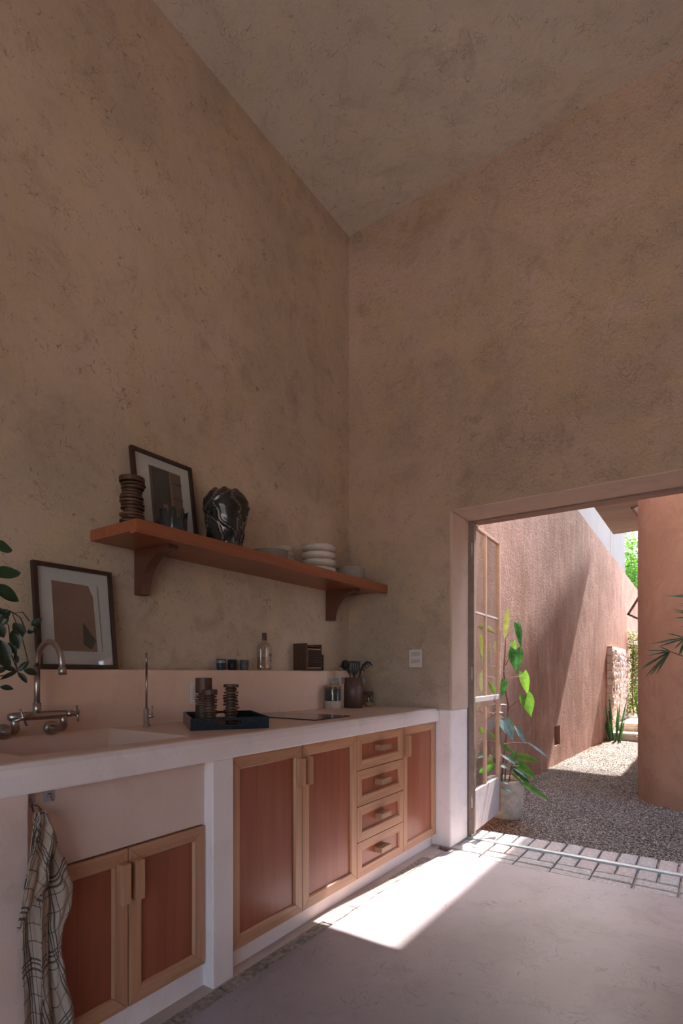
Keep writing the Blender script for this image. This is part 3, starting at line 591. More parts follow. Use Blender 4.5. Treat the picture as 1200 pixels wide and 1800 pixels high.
MB().lathe((-2.257, 2.462, LZ+0.182), [(0.0165, 0), (0.0165, 0.006), (0.0145, 0.008), (0.0145, 0.042), (0.0125, 0.046)], 20).build('cap', 'holderwood', t)
lb = MB(); lb2 = MB(); ink = MB()
def on_b(a, z, e=0.0006): return (-2.257 + (0.053*0.64+e)*math.cos(a), 2.462 + (0.053+e)*math.sin(a), LZ+z)
def patch(m, a0, a1, z0, z1, e, n=8):
    vs = [on_b(a0+(a1-a0)*i/n, z, e) for z in (z0, z1) for i in range(n+1)]; m.add(vs, [(i, i+1, n+2+i, n+1+i) for i in range(n)], 0, True)
patch(lb, -0.15, 1.25, 0.030, 0.122, 0.0006); lo_ = lb.build('label_paper', 'label', t)
patch(lb2, 0.1, 0.95, 0.050, 0.066, 0.0011); lb2.build('label_stripe', 'label_red', lo_)
for k in range(4): patch(ink, 0.12+k*0.2, 0.24+k*0.2, 0.084, 0.102, 0.0012, 2)
for k in range(9): patch(ink, 0.12+k*0.09, 0.17+k*0.09, 0.074, 0.078, 0.0012, 1)
ink.build('label_lettering', 'ink', lo_)
# wooden wire-fronted box
t = empty('wooden_box', (-2.24, 2.86, LZ), 'dark wooden box with a wire grid front standing on the ledge', 'box')
bx0, bx1, by0, by1, bh = -2.300, -2.188, 2.792, 2.962, 0.178
MB().box((bx0, by0, LZ), (bx1, by0+0.012, LZ+bh)).build('side_panel', 'darkwood', t, 0.001)
MB().box((bx0, by1-0.012, LZ), (bx1, by1, LZ+bh*0.985)).build('side_panel', 'darkwood', t, 0.001)
MB().box((bx0, by0+0.012, LZ), (bx1-0.004, by1-0.012, LZ+0.012)).build('bottom_panel', 'darkwood', t)
MB().box((bx0, by0+0.012, LZ+bh-0.022), (bx1-0.004, by1-0.012, LZ+bh-0.010)).build('top_panel', 'darkwood', t)
MB().box((bx0, by0+0.012, LZ+0.012), (bx0+0.006, by1-0.012, LZ+bh-0.022)).build('back_panel', 'paleboard', t)
m = MB().box((bx1-0.010, by0+0.012, LZ+0.014), (bx1-0.002, by1-0.012, LZ+0.022)).box((bx1-0.010, by0+0.012, LZ+bh-0.040), (bx1-0.002, by1-0.012, LZ+bh-0.032))
m.build('pale_rail', 'paleboard', t)
m = MB()
for k in range(1, 12): yy = by0+0.012 + (by1-by0-0.024)*k/12; m.box((bx1-0.007, yy-0.0005, LZ+0.02), (bx1-0.006, yy+0.0005, LZ+bh-0.034))
for k in range(1, 11): zz = LZ+0.02 + (bh-0.054)*k/11; m.box((bx1-0.0072, by0+0.012, zz-0.0005), (bx1-0.0058, by1-0.012, zz+0.0005))
m.build('wire_grid', 'chrome', t)
t = empty('spice_tin', (-2.23, 3.0, LZ), 'small dark tin right against the wooden box on the ledge', 'tin')
MB().box((-2.25, 2.968, LZ), (-2.205, 3.008, LZ+0.108)).build('tin_body', 'black', t, 0.004)
for zz in (0.03, 0.06, 0.085): MB().box((-2.2048, 2.973, LZ+zz), (-2.2042, 3.003, LZ+zz+0.003)).build('tin_stripe', 'cup_band', t)

# ================================================================ COUNTER ITEMS RIGHT
cz = CT + 0.0006
t = empty('ribbed_jar', (-2.145, 3.03, cz), 'ribbed glass jar with wooden lid and cream base beside the utensil holder', 'jar')
j = (-2.145, 3.03, cz); r = 0.058
MB().lathe(j, [(r*0.96, 0), (r, 0.004), (r, 0.050), (r*0.98, 0.052)], 32).build('cream_base', 'cream', t)
MB().lathe(j, [(r-0.002, 0.052)] + [(r-0.002 + (0.0016 if i % 2 else -0.0008), 0.054+i*0.0058) for i in range(16)] + [(r-0.003, 0.147)], 32, caps=(False, False)).build('ribbed_glass', 'jarglass', t)
MB().lathe(j, [(r*0.86, 0.0525), (r*0.86, 0.130)], 24).build('contents', 'cup_grey', t)
MB().lathe(j, [(r, 0.1475), (r+0.001, 0.149), (r+0.001, 0.156), (r, 0.158)], 32).build('lid', 'paleboard', t)
hx, hy = -2.065, 3.165; r = 0.066
t = empty('utensil_holder', (hx, hy, cz), 'dark wooden cylindrical holder for kitchen utensils with side lugs', 'utensil holder')
MB().lathe((hx, hy, cz), [(r, 0), (r, 0.211), (r-0.009, 0.211), (r-0.009, 0.02), (0.0, 0.02)], 40, caps=(True, False)).build('cylinder_body', 'holderwood', t)
ri = Vector((0.825, 0.5647, 0))
for sgn in (-1, 1):
    MB().obox(Vector((hx, hy, cz+0.190)) + ri*sgn*(r+0.006), ri*0.012, Vector((-0.5647, 0.825, 0))*0.03, (0, 0, 0.021)).build('side_lug', 'holderwood', t, 0.001)
fw = Vector((-0.5647, 0.825, 0)); up = Vector((0, 0, 1)); H0 = Vector((hx, hy, cz+0.211))
def flat(m, pts, th, org): m.prism([org + ri*a + up*b - fw*th/2 for a, b in pts], fw*th)
t = empty('ladle', tuple(H0 - up*0.18), 'black nylon ladle at the left of the utensil holder', 'utensil')
m = MB(); m.tube([H0+ri*-0.005-up*0.185, H0-ri*0.025+up*0.02, H0-ri*0.040+up*0.055], [0.005, 0.006, 0.011], 10, flat=0.5); m.build('handle', 'black', t)
m = MB(); cc = H0 - ri*0.056 + up*0.085
m.lathe(tuple(cc), [(0.004, -0.034), (0.020, -0.027), (0.030, -0.010), (0.034, 0.012), (0.026, 0.030), (0.008, 0.036)], 18, sx=0.85, sy=0.85); m.build('bowl', 'black', t)
m = MB(); flat(m, [(-0.102, 0.078), (-0.08, 0.065), (-0.075, 0.10)], 0.02, H0); m.build('lip', 'black', t)
t = empty('slotted_turner', tuple(H0 - up*0.18), 'black slotted turner in the middle of the utensil holder', 'utensil')
m = MB(); m.tube([H0+ri*0.01+fw*0.02-up*0.18, H0+ri*0.004+fw*0.02+up*0.01, H0+ri*0.005+fw*0.02+up*0.035], [0.005, 0.009, 0.012], 10, flat=0.5); m.build('handle', 'black', t)
m = MB(); o_ = H0 + fw*0.02
flat(m, [(-0.012, 0.02), (0.022, 0.02), (0.045, 0.052), (-0.035, 0.052)], 0.004, o_)
for a, b2 in ((-0.035, -0.020), (-0.014, -0.002), (0.004, 0.014), (0.020, 0.028), (0.034, 0.048)): flat(m, [(a, 0.052), (b2, 0.052), (b2, 0.098), (a, 0.098)], 0.004, o_)
flat(m, [(-0.035, 0.098), (0.049, 0.098), (0.05, 0.112), (0.0, 0.117), (-0.036, 0.115)], 0.004, o_); m.build('slotted_blade', 'black', t)
t = empty('pasta_fork', tuple(H0 - up*0.18), 'black curved pasta fork leaning right out of the utensil holder', 'utensil')
m = MB(); m.tube([H0+ri*0.015-up*0.18, H0+ri*0.040+up*0.0, H0+ri*0.052+up*0.05, H0+ri*0.070+up*0.085, H0+ri*0.098+up*0.107, H0+ri*0.122+up*0.100], [0.005, 0.006, 0.010, 0.014, 0.013, 0.008], 12, flat=0.6); m.build('handle', 'black', t)
m = MB()
for a, b2 in ((0.062, 0.060), (0.080, 0.078), (0.098, 0.090), (0.118, 0.096)): m.tube([H0+ri*a+up*b2, H0+ri*(a+0.016)+up*(b2-0.014)], [0.005, 0.003], 8)
m.build('tines', 'black', t)
t = empty('small_glass_jar', (-2.06, 3.365, cz), 'small lidded glass jar with yellow grains in the corner by the wall', 'jar')
MB().lathe((-2.06, 3.365, cz), [(0.031, 0), (0.034, 0.004), (0.034, 0.085), (0.030, 0.09)], 26, caps=(True, False)).build('glass_body', 'jarglass', t)
MB().lathe((-2.06, 3.365, cz+0.003), [(0.030, 0), (0.030, 0.022), (0.012, 0.030)], 20).build('grains', 'pasta', t)
MB().lathe((-2.06, 3.365, cz+0.0905), [(0.033, 0), (0.034, 0.003), (0.034, 0.012), (0.030, 0.015)], 26).build('lid', 'holderwood', t)

# ================================================================ SWITCHES, OUTLETS, CABLE
t = empty('light_switch', (-1.733, YW, 1.30), 'white double switch plate on the back wall right of the jars', 'switch')
MB().box((-1.783, YW-0.008, 1.236), (-1.683, YW, 1.363)).build('plate', 'plate_w', t, 0.002)
for z in (1.268, 1.318): MB().box((-1.767, YW-0.0105, z), (-1.700, YW-0.007, z+0.026)).build('rocker', 'plate_g', t, 0.001)
t = empty('wall_outlet', (-2.21, 3.14, 1.13), 'pale outlet plate low on the backsplash behind the ribbed jar', 'outlet', 'outlets on the backsplash')
MB().box((-2.210, 3.076, 1.070), (-2.203, 3.190, 1.160)).build('plate', 'plate_g', t, 0.002)
MB().box((-2.2035, 3.098, 1.092), (-2.2015, 3.168, 1.140)).build('socket_insert', 'plate_w', t, 0.001)
t = empty('wall_outlet', (-2.21, 1.9, 1.10), 'pale outlet plate on the backsplash half behind the tallest wooden stack', 'outlet', 'outlets on the backsplash')
MB().box((-2.210, 1.850, 1.040), (-2.203, 1.932, 1.152)).build('plate', 'plate_w', t, 0.002)
MB().box((-2.2035, 1.866, 1.06), (-2.2015, 1.916, 1.13)).build('socket_insert', 'plate_g', t, 0.001)

# ================================================================ SHELF CROCKERY
SZt = SZ + 0.0006
def vase():
    x, y = -2.150, 2.045
    t = empty('ruffled_vase', (x, y, SZt), 'dark glazed ceramic vase with wavy raised folds on the shelf', 'vase')
    n, mrows = 96, 60; prof = [(0.062, 0), (0.078, 0.04), (0.098, 0.11), (0.112, 0.18), (0.118, 0.235), (0.115, 0.275), (0.100, 0.305), (0.080, 0.322), (0.064, 0.330)]
    def R(z):
        for (r0, z0), (r1, z1) in zip(prof, prof[1:]):
            if z <= z1: q = (z-z0)/(z1-z0); q = q*q*(3-2*q)*0.5+q*0.5; return r0+(r1-r0)*q
        return prof[-1][0]
    folds = [(k*2*PI/9, 0.36 + 0.10*((k*7) % 3), 17+3*(k % 4), k*1.7) for k in range(9)]
    def ridge(a, z):
        best = 9
        for c0, am, fr, ph in folds:
            aa = c0 + am*math.sin(fr*z+ph) + 0.12*math.sin(61*z+ph*2); d = abs((a-aa+PI) % (2*PI)-PI); best = min(best, d)
        return best
    vs, fs, mi = [], [], []
    for j in range(mrows+1):
        z = 0.330*j/mrows
        for k in range(n):
            a = 2*PI*k/n; d = ridge(a, z); rr = R(z) + 0.009*math.exp(-(d/0.075)**2) + 0.004*math.sin(3*a+20*z)
            vs.append((x+rr*math.cos(a), y+rr*math.sin(a), SZt+z + (0.008*math.sin(7*a+1)*max(0, j/mrows-0.9)*10)))
    for j in range(mrows):
        for k in range(n): fs.append((j*n+k, j*n+(k+1) % n, (j+1)*n+(k+1) % n, (j+1)*n+k))
    m = MB(); m.add(vs, fs, 0, True); m.add(vs[:n], [tuple(range(n-1, -1, -1))])
    for i, f in enumerate(m.f[:len(fs)]):
        j, k = divmod(i, n)
        if ridge(2*PI*(k+0.5)/n, 0.33*(j+0.5)/mrows) < 0.030: m.mi[i] = 1
    # inner wall
    m.lathe((x, y, SZt), [(0.060, 0.328), (0.085, 0.30), (0.10, 0.22), (0.055, 0.02)], 48, 0, caps=(False, True))
    m.build('vase_body', ['vase', 'vase_rim'], t)
vase()
def spiky():
    x, y = -2.12, 1.680
    t = empty('spiky_bowl', (x, y, SZt), 'small dark ceramic bowl with a finger-like jagged rim in front of the framed print', 'bowl')
    n = 48
    def fn(a, z, j): return 0.004*math.cos(8*a) * (z/0.08)
    vs = []; fs = []; rows = [(0.030, 0), (0.048, 0.012), (0.058, 0.035), (0.059, 0.060), (0.057, 0.080), (0.061, 0.105)]
    for j, (r, z) in enumerate(rows):
        for k in range(n):
            a = 2*PI*k/n; zz = z
            if j == 5: zz = z + 0.026*(1 if (k % 6) < 3 else -0.55) + 0.006*math.sin(5*a)
            rr = r + fn(a, z, j); vs.append((x+rr*math.cos(a), y+rr*math.sin(a), SZt+zz))
    for j in range(5):
        for k in range(n): fs.append((j*n+k, j*n+(k+1) % n, (j+1)*n+(k+1) % n, (j+1)*n+k))
    m = MB(); m.add(vs, fs, 0, True); m.add(vs[:n], [tuple(range(n-1, -1, -1))])
    o = m.build('bowl_body', 'vessel', t); sm = o.modifiers.new('solid', 'SOLIDIFY'); sm.thickness = 0.006; sm.offset = -1
spiky()
def dish(kind, x, y, z, prof, mat, label, grp):
    m = MB().lathe((x, y, z), prof, 40, caps=(True, True)); o = m.build(kind, mat); tag(o, label, kind.split('_')[-1], grp); return o
def plate_prof(r, h): return [(r*0.55, 0), (r*0.62, h*0.25), (r*0.97, h*0.86), (r, h), (r*0.985, h*1.05), (r*0.62, h*0.5), (r*0.5, h*0.42)]
def bowl_prof(r, h): return [(r*0.50, 0), (r*0.78, h*0.10), (r*0.97, h*0.45), (r, h*0.80), (r*0.965, h), (r*0.93, h), (r*0.90, h*0.5), (r*0.55, h*0.2)]
z = SZt
nth = ['bottom', 'second', 'third', 'fourth', 'fifth', 'topmost']
for i in range(4): dish('small_plate', -2.075, 2.315, z + i*0.013, plate_prof(0.100, 0.0125), 'china', (nth[i] if i < 3 else 'topmost') + (' small grey plate from below in the low stack beside the vase' if 0 < i < 3 else ' small grey plate of the low stack beside the vase'), 'small plates in the low stack')
cupn = ['bottom', 'second lowest', 'second highest', 'topmost']
for i in range(4): dish('handleless_cup', -2.195, 2.560, z + i*0.033, [(0.052, 0), (0.066, 0.008), (0.073, 0.030), (0.074, 0.0322), (0.071, 0.0322), (0.064, 0.012)], 'china', f'{cupn[i]} grey ribbed cup in the nested stack between vase and bowls', 'nested cups on the shelf')
for i in range(4): dish('serving_bowl', -2.155, 2.885, z + i*0.049, bowl_prof(0.116, 0.0485), 'china_l', f'{cupn[i]} cream bowl in the stack of large bowls on the shelf', 'stacked large bowls on the shelf')
for i in range(6): dish('thin_plate', -2.060, 3.115, z + i*0.0125, plate_prof(0.100, 0.012), 'china_l', nth[i] + (' thin pale plate from below in the stack at the right shelf end' if 0 < i < 5 else ' thin pale plate of the stack at the right end of the shelf'), 'thin plates at the right end')

# ================================================================ HOOKS AND TOWEL
def hook(y, z, label):
    t = empty('adhesive_hook', (-1.600, y, z), label, 'hook', 'clear adhesive hooks')
    MB().box((-1.600, y-0.017, z-0.020), (-1.5975, y+0.017, z+0.020)).build('clear_pad', 'plastic_clear', t, 0.0008)
    MB().lathe((-1.594, y, z), [(0.006, -0.004), (0.007, 0), (0.006, 0.004)], 14).build('boss', 'chrome', t)
    MB().tube([(-1.597, y, z+0.004), (-1.588, y, z-0.001), (-1.582, y, z-0.010), (-1.577, y, z-0.014), (-1.570, y, z-0.008), (-1.568, y, z)], 0.0021, 8).build('metal_hook', 'chrome', t)
hook(0.766, 0.836, 'clear square hook holding the towel'); hook(0.822, 0.842, 'empty clear square hook right of the towel')
t = empty('checked_towel', (-1.56, 0.766, 0.83), 'beige linen tea towel with dark checks hanging from a hook beside the sink doors', 'towel')
def lerp_tab(tab, z):
    if z >= tab[0][0]: return tab[0][1]
    for (z0, v0), (z1, v1) in zip(tab, tab[1:]):
        if z <= z0 and z >= z1: q = (z0-z)/(z0-z1); q = q*q*(3-2*q); return v0+(v1-v0)*q
    return tab[-1][1]
def cloth(name, left, right, z_top, z_bot, xoff, amp, nf, uvs, uvrot, ph, bot=None, parent=None):
    nu, nv = 40, 70; m = MB(); vs = []; uv = []
    ca, sa = math.cos(uvrot), math.sin(uvrot)
    for j in range(nv+1):
        v = j/nv
        for i in range(nu+1):
            u = i/nu; zb = z_bot if bot is None else bot(u)
            z = z_top + (zb-z_top)*v; yl, yr = lerp_tab(left, z), lerp_tab(right, z)
            w = min(1, v*4+0.25)
            x = xoff + amp*w*(math.sin(u*nf*PI+ph+1.2*math.sin(v*3)) + 0.35*math.sin(u*nf*2.3*PI+ph*2+4*v)) + 0.004*mnoise.noise(Vector((u*6, v*14, ph)))
            y = yl + (yr-yl)*u + 0.003*math.sin(v*9+u*5)
            vs.append((x, y, z)); a, b = u*uvs + 0.03*math.sin(v*4), (z_top-z)*1.05 + 0.012*math.sin(u*nf*PI); uv.append((ca*a-sa*b+5, sa*a+ca*b+5))
    fs = [(j*(nu+1)+i, j*(nu+1)+i+1, (j+1)*(nu+1)+i+1, (j+1)*(nu+1)+i) for j in range(nv) for i in range(nu)]
    m.add(vs, fs, 0, True); m.uv = uv; o = m.build(name, 'towel', parent)
    s_ = o.modifiers.new('solid', 'SOLIDIFY'); s_.thickness = 0.0022; return o
L1 = [(0.81, 0.758), (0.79, 0.752), (0.70, 0.757), (0.55, 0.762), (0.30, 0.765), (0.10, 0.765)]
R1 = [(0.81, 0.785), (0.79, 0.789), (0.73, 0.808), (0.64, 0.833), (0.575, 0.852), (0.53, 0.850), (0.47, 0.826), (0.42, 0.823), (0.33, 0.838), (0.22, 0.858), (0.10, 0.850)]
cloth('right_fold', L1, R1, 0.815, 0.12, -1.533, 0.010, 2.6, 0.22, 0.30, 0.4, parent=t)
L2 = [(0.81, 0.752), (0.72, 0.738), (0.60, 0.722), (0.30, 0.722), (0.10, 0.715)]
R2 = [(0.81, 0.770), (0.70, 0.768), (0.55, 0.785), (0.10, 0.800)]
cloth('back_fold', L2, R2, 0.812, 0.10, -1.540, 0.005, 1.7, 0.16, 0.05, 2.2, parent=t)
L3 = [(0.81, 0.750), (0.74, 0.734), (0.66, 0.722), (0.58, 0.700), (0.53, 0.688), (0.48, 0.700)]
R3 = [(0.81, 0.774), (0.76, 0.783), (0.60, 0.776), (0.48, 0.770)]
cloth('left_flap', L3, R3, 0.812, 0.5, -1.512, 0.007, 1.6, 0.20, -0.42, 1.0, bot=lambda u: 0.515 + 0.105*u, parent=t)
cl = MB(); cl.tube([(-1.568, 0.763, 0.808), (-1.570, 0.760, 0.826), (-1.574, 0.766, 0.829), (-1.566, 0.775, 0.822), (-1.556, 0.779, 0.806)], 0.0026, 8).build('hanging_loop', 'stem', t)
cl = MB(); cl.lathe((-1.552, 0.768, 0.790), [(0.012, -0.02), (0.018, 0.0), (0.013, 0.02), (0.007, 0.03)], 16, sx=0.7, fn=lambda a, z, j: 0.002*math.sin(5*a+j)).build('gathered_knot', 'litter', t)

# ================================================================ OUTSIDE
def wx(y): return -1.768 + 0.04*(y-6.875)
def wt_(y): return 3.69 - 0.0885*(y-8.83)
ys = [3.87, 5.5, 7.60, 7.88, 10, 13, 16, 17.6]; zs = [-0.35, 0.21, 0.47, None]
m = MB(); vid = {}
vs = []
def V(i, k, dx=0.0):
    z = zs[k] if zs[k] is not None else wt_(ys[i]); vs.append((wx(ys[i])-dx, ys[i], z)); return len(vs)-1
fs = []
for i in range(len(ys)-1):
    for k in range(3):
        if i == 2 and k == 1: continue
        fs.append((V(i, k), V(i+1, k), V(i+1, k+1), V(i, k+1)))
    fs.append((V(i, 3), V(i+1, 3), V(i+1, 3, 0.25), V(i, 3, 0.25)))
    fs.append((V(i, 0, 0.25), V(i, 3, 0.25), V(i+1, 3, 0.25), V(i+1, 0, 0.25)))
a, b_, c_, d_ = V(2, 1), V(3, 1), V(3, 2), V(2, 2); e_, f_, g2, h_ = V(2, 1, .10), V(3, 1, .10), V(3, 2, .10), V(2, 2, .10)
fs += [(a, b_, f_, e_), (b_, c_, g2, f_), (c_, d_, h_, g2), (d_, a, e_, h_), (e_, f_, g2, h_)]
fs.append((V(7, 0), V(7, 3), V(7, 3, .25), V(7, 0, .25)))
m.add(vs, fs); struct(m.build('wall_outer_left', 'pink'))
# white neighbour building behind the salmon wall
t = empty('white_building', (-3.2, 11, 0), 'tall white rendered building rising behind the salmon courtyard wall', 'building')
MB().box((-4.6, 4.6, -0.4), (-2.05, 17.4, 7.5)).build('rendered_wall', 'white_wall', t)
MB().box((-2.051, 14.7, 2.4), (-2.045, 14.72, 7.5)).build('joint_line', 'soffit', t)
# rounded salmon wall on the right with its straight run behind
m = MB(); cx_, cy_, R_ = 0.010, 6.33, 0.635; pts = [(-0.625, 12.6)]
for i in range(17): a = PI + i/16*PI/2; pts.append((cx_+R_*math.cos(a), cy_+R_*math.sin(a)))
pts += [(4.5, cy_-R_), (4.5, 12.6)]
m.prism([(x, y, -0.35) for x, y in pts], (0, 0, 3.805)); o = struct(m.build('wall_outer_right', 'pink2')); 
for p_ in o.data.polygons: p_.use_smooth = False
# slab canopy, and two unseen masses above it added to cast shade
t = empty('concrete_canopy', (0.5, 8.4, 3.46), 'flat raw concrete canopy slab jutting over the gravel path', 'canopy')
MB().box((-1.325, 7.08, 3.46), (3.0, 9.81, 3.70)).build('slab', 'soffit', t)
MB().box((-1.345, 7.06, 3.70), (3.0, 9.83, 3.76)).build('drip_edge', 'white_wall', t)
struct(MB().box((-0.565, 7.1, 3.76), (4.5, 9.8, 7.3)).build('shade_mass_upper', 'white_wall'))  # added out of view; its left edge bounds the sun patch indoors
struct(MB().box((-1.44, 9.37, 5.68), (4.5, 11.85, 5.9)).build('shade_slab_upper', 'white_wall'))  # added out of view to shade the gravel and the salmon wall
# pivot window sashes sticking out of the right hand wall
def sash(vx, y, vz, tilt, label):
    h = 0.15; U = Vector((math.cos(tilt), 0, -math.sin(tilt))); W = Vector((math.sin(tilt), 0, math.cos(tilt))); cc = Vector((vx, y, vz)) + (U+W)*h
    t = empty('window_sash', tuple(cc), label, 'window', 'open sashes on the right wall')
    f = MB()
    for s1, s2 in ((U, W), (W, U)):
        for q in (-1, 1): f.obox(cc + s1*q*h*0.93, s1*h*0.07, (0, 0.018, 0), s2*h)
    f.build('sash_frame', 'rusty', t); MB().obox(cc, U*h*0.86, (0, 0.003, 0), W*h*0.86).build('pane', 'glass', t)
sash(-0.765, 7.0, 3.09, 1.05, 'brown-framed open window sash high under the concrete canopy')
sash(-0.805, 7.0, 1.865, 0.52, 'brown-framed open window sash at mid height by the salmon wall edge')
# stone wall stub beyond, built of single stones
random.seed(21)
t = empty('rubble_stone_wall', (-1.53, 12.3, 0), 'low rough rubble stone wall against the salmon wall by the steps', 'wall')
MB().box((-1.62, 11.10, -0.1), (-1.520, 13.62, 1.69)).build('mortar_core', 'stone', t)
z = -0.06
while z < 1.60:
    hgt = random.uniform(0.09, 0.14); y = 11.08
    while y < 13.55:
        ln = random.uniform(0.10, 0.24); n_ = 7; cyy, czz = y+ln/2, z+hgt/2+random.uniform(-0.022, 0.022); d = random.uniform(-0.010, 0.014); a0 = random.uniform(0, 1)
        ring = [(math.cos(a0+2*PI*q/n_)*ln*0.54*random.uniform(.75, 1.1), math.sin(a0+2*PI*q/n_)*hgt*0.55*random.uniform(.75, 1.1)) for q in range(n_)]
        vs_ = [(-1.53, cyy+p1, czz+p2) for p1, p2 in ring] + [(-1.512+d, cyy+p1*.96, czz+p2*.96) for p1, p2 in ring] + [(-1.498+d+random.uniform(-.006, .006), cyy+p1*.6, czz+p2*.6) for p1, p2 in ring]
        MB().add(vs_, [tuple(range(2*n_, 3*n_))] + [(k0+q, k0+(q+1) % n_, k0+n_+(q+1) % n_, k0+n_+q) for k0 in (0, n_) for q in range(n_)]).build('stone', 'stone', t); y += ln
    z += hgt
for k in range(12):
    z = -0.02+k*0.14; MB().box((-1.61, 11.075, z), (-1.515+random.uniform(-.01, .01), 11.11, z+0.13)).build('end_stone', 'step', t, 0.01)
# steps
t = empty('stone_steps', (-0.9, 11.4, -0.06), 'two pale limestone steps at the end of the gravel path', 'steps')
for (ya, yb, z0, z1, xl) in ((11.04, 11.52, -0.062, 0.096, -1.50), (11.45, 14.0, 0.096, 0.245, -1.44)):
    MB().box((xl, ya, z0-0.1), (-0.632, yb, z1-0.05)).build('riser', 'step', t, 0.01)
    xx = xl-0.02
    while xx < -0.70:
        ww = min(random.uniform(0.38, 0.48), -0.632-xx); MB().box((xx, ya-0.025, z1-0.048), (xx+ww-0.008, min(yb, ya+0.55), z1+random.uniform(-.004, .004))).build('tread_slab', 'step', t, 0.012, 3); xx += ww
MB().box((-1.44, 11.98, 0.15), (-0.632, 14.0, 0.243)).build('landing', 'step', t, 0.005)

# gravel: tens of thousands of pebbles, one uncountable object
rng = np.random.default_rng(5)
def pebbles(n, x0, x1, y0, y1, s0, s1):
    P = np.stack([rng.uniform(x0, x1, n), rng.uniform(y0, y1, n)], 1)
    keep = (P[:, 0] > -1.768+0.04*(P[:, 1]-6.875)-0.01) & ~((P[:, 0] > -0.6) & (P[:, 1] > 6.3)) & ~((P[:, 1] > 11.05)) \
        & ~((np.hypot(P[:, 0]-0.01, P[:, 1]-6.33) < 0.62)) & ~((P[:, 0] > 0.01) & (P[:, 1] > 5.71)) & ~(np.hypot(P[:, 0]+1.47, P[:, 1]-4.66) < 0.135)
    P = P[keep]; n = len(P); s = rng.uniform(s0, s1, n)
    octa = np.array([(1,0,0),(0,1,0),(-1,0,0),(0,-1,0),(0,0,1),(0,0,-1)], float); of = np.array([(0,1,4),(1,2,4),(2,3,4),(3,0,4),(1,0,5),(2,1,5),(3,2,5),(0,3,5)])
    sc = rng.uniform(0.6, 1.25, (n, 6, 1)); th = rng.uniform(0, 2*PI, n); c, s_ = np.cos(th), np.sin(th)
    v = octa[None]*sc*s[:, None, None]; v[:, :, 2] *= 0.62; v[:, :, 1] *= 0.8
    tl = rng.uniform(-0.5, 0.5, n); v2 = v.copy(); v2[:, :, 0] = v[:, :, 0]*np.cos(tl)[:, None]-v[:, :, 2]*np.sin(tl)[:, None]; v2[:, :, 2] = v[:, :, 0]*np.sin(tl)[:, None]+v[:, :, 2]*np.cos(tl)[:, None]
    w = np.empty_like(v); w[:, :, 0] = v2[:, :, 0]*c[:, None]-v2[:, :, 1]*s_[:, None]+P[:, 0][:, None]; w[:, :, 1] = v2[:, :, 0]*s_[:, None]+v2[:, :, 1]*c[:, None]+P[:, 1][:, None]
    hgt = -0.056 + 0.006*np.sin(P[:, 0]*7+P[:, 1]*3)*np.sin(P[:, 1]*5) + rng.uniform(-0.004, 0.006, n); w[:, :, 2] = v2[:, :, 2]+hgt[:, None]
    return w.reshape(-1, 3), (of[None]+(np.arange(n)*6)[:, None, None]).reshape(-1, 3)
v1, f1 = pebbles(95000, -1.9, 0.6, 4.02, 7.6, 0.006, 0.0125); v2, f2 = pebbles(30000, -1.8, -0.5, 7.6, 11.05, 0.010, 0.018); v3, f3 = pebbles(14000, 0.6, 2.6, 4.02, 5.7, 0.009, 0.014)
vv = np.concatenate([v1, v2, v3]); ff = np.concatenate([f1, f2+len(v1), f3+len(v1)+len(v2)])
me = bpy.data.meshes.new('gravel'); me.vertices.add(len(vv)); me.vertices.foreach_set('co', vv.ravel()); me.loops.add(len(ff)*3); me.loops.foreach_set('vertex_index', ff.ravel().astype(np.int32))
me.polygons.add(len(ff)); me.polygons.foreach_set('loop_start', np.arange(0, len(ff)*3, 3, dtype=np.int32)); me.polygons.foreach_set('loop_total', np.full(len(ff), 3, dtype=np.int32)); me.update(); me.validate()
me.materials.append(M['gravel']); o = bpy.data.objects.new('gravel', me); C.objects.link(o); tag(o, 'pale crushed stone gravel covering the courtyard path', 'gravel', kind='stuff')
# dry brown litter around the pot and the wall foot
m = MB()
for k in range(4000):
    a = random.random()
    if a < 0.75: x, y = random.gauss(-1.42, 0.13), random.gauss(4.30, 0.13)
    else: y = random.uniform(9, 11); x = wx(y)+abs(random.gauss(0, 0.06))
    if y < 4.03 or x < wx(y)+0.02: continue
    s = random.uniform(0.004, 0.011); an = random.uniform(0, PI); dx, dy = math.cos(an)*s, math.sin(an)*s; z = -0.045+random.uniform(0, 0.010)
    m.add([(x-dx, y-dy, z), (x+dy*.5, y-dx*.5, z+0.003), (x+dx, y+dy, z+random.uniform(0, .005)), (x-dy*.5, y+dx*.5, z)], [(0, 1, 2, 3)])
tag(m.build('leaf_litter', 'litter'), 'dry brown leaf crumbs around the cement pot', 'leaf litter', kind='stuff')

# ---- glazed door leaf, opened outwards
d1 = empty('door_1', (-1.416, 3.76, 0.03), kind='structure')
A0 = Vector((-1.437, 3.765, 0)); A1 = Vector((-1.468, 4.475, 0)); dd = (A1-A0); Ld = dd.length; du = dd.normalized(); dn = Vector((du.y, -du.x, 0))
def leaf_box(a0, a1, z0, z1, th): c = A0 + du*(a0+a1)/2 + Vector((0, 0, (z0+z1)/2)); return c, du*(a1-a0)/2, dn*th/2, Vector((0, 0, (z1-z0)/2))
MB().obox(*leaf_box(0, 0.035, 0.03, 2.285, 0.042)).build('stile', 'doorpaint', d1, 0.002)
MB().obox(*leaf_box(Ld-0.035, Ld, 0.045, 2.285, 0.032)).build('stile', 'doorpaint_out', d1, 0.002)
MB().obox(*leaf_box(0.035, Ld-0.035, 2.262, 2.285, 0.026)).build('top_rail', 'doorpaint_out', d1, 0.002)
MB().obox(*leaf_box(0.035, Ld-0.035, 0.98, 1.018, 0.034)).build('lock_rail', 'kick', d1, 0.002)
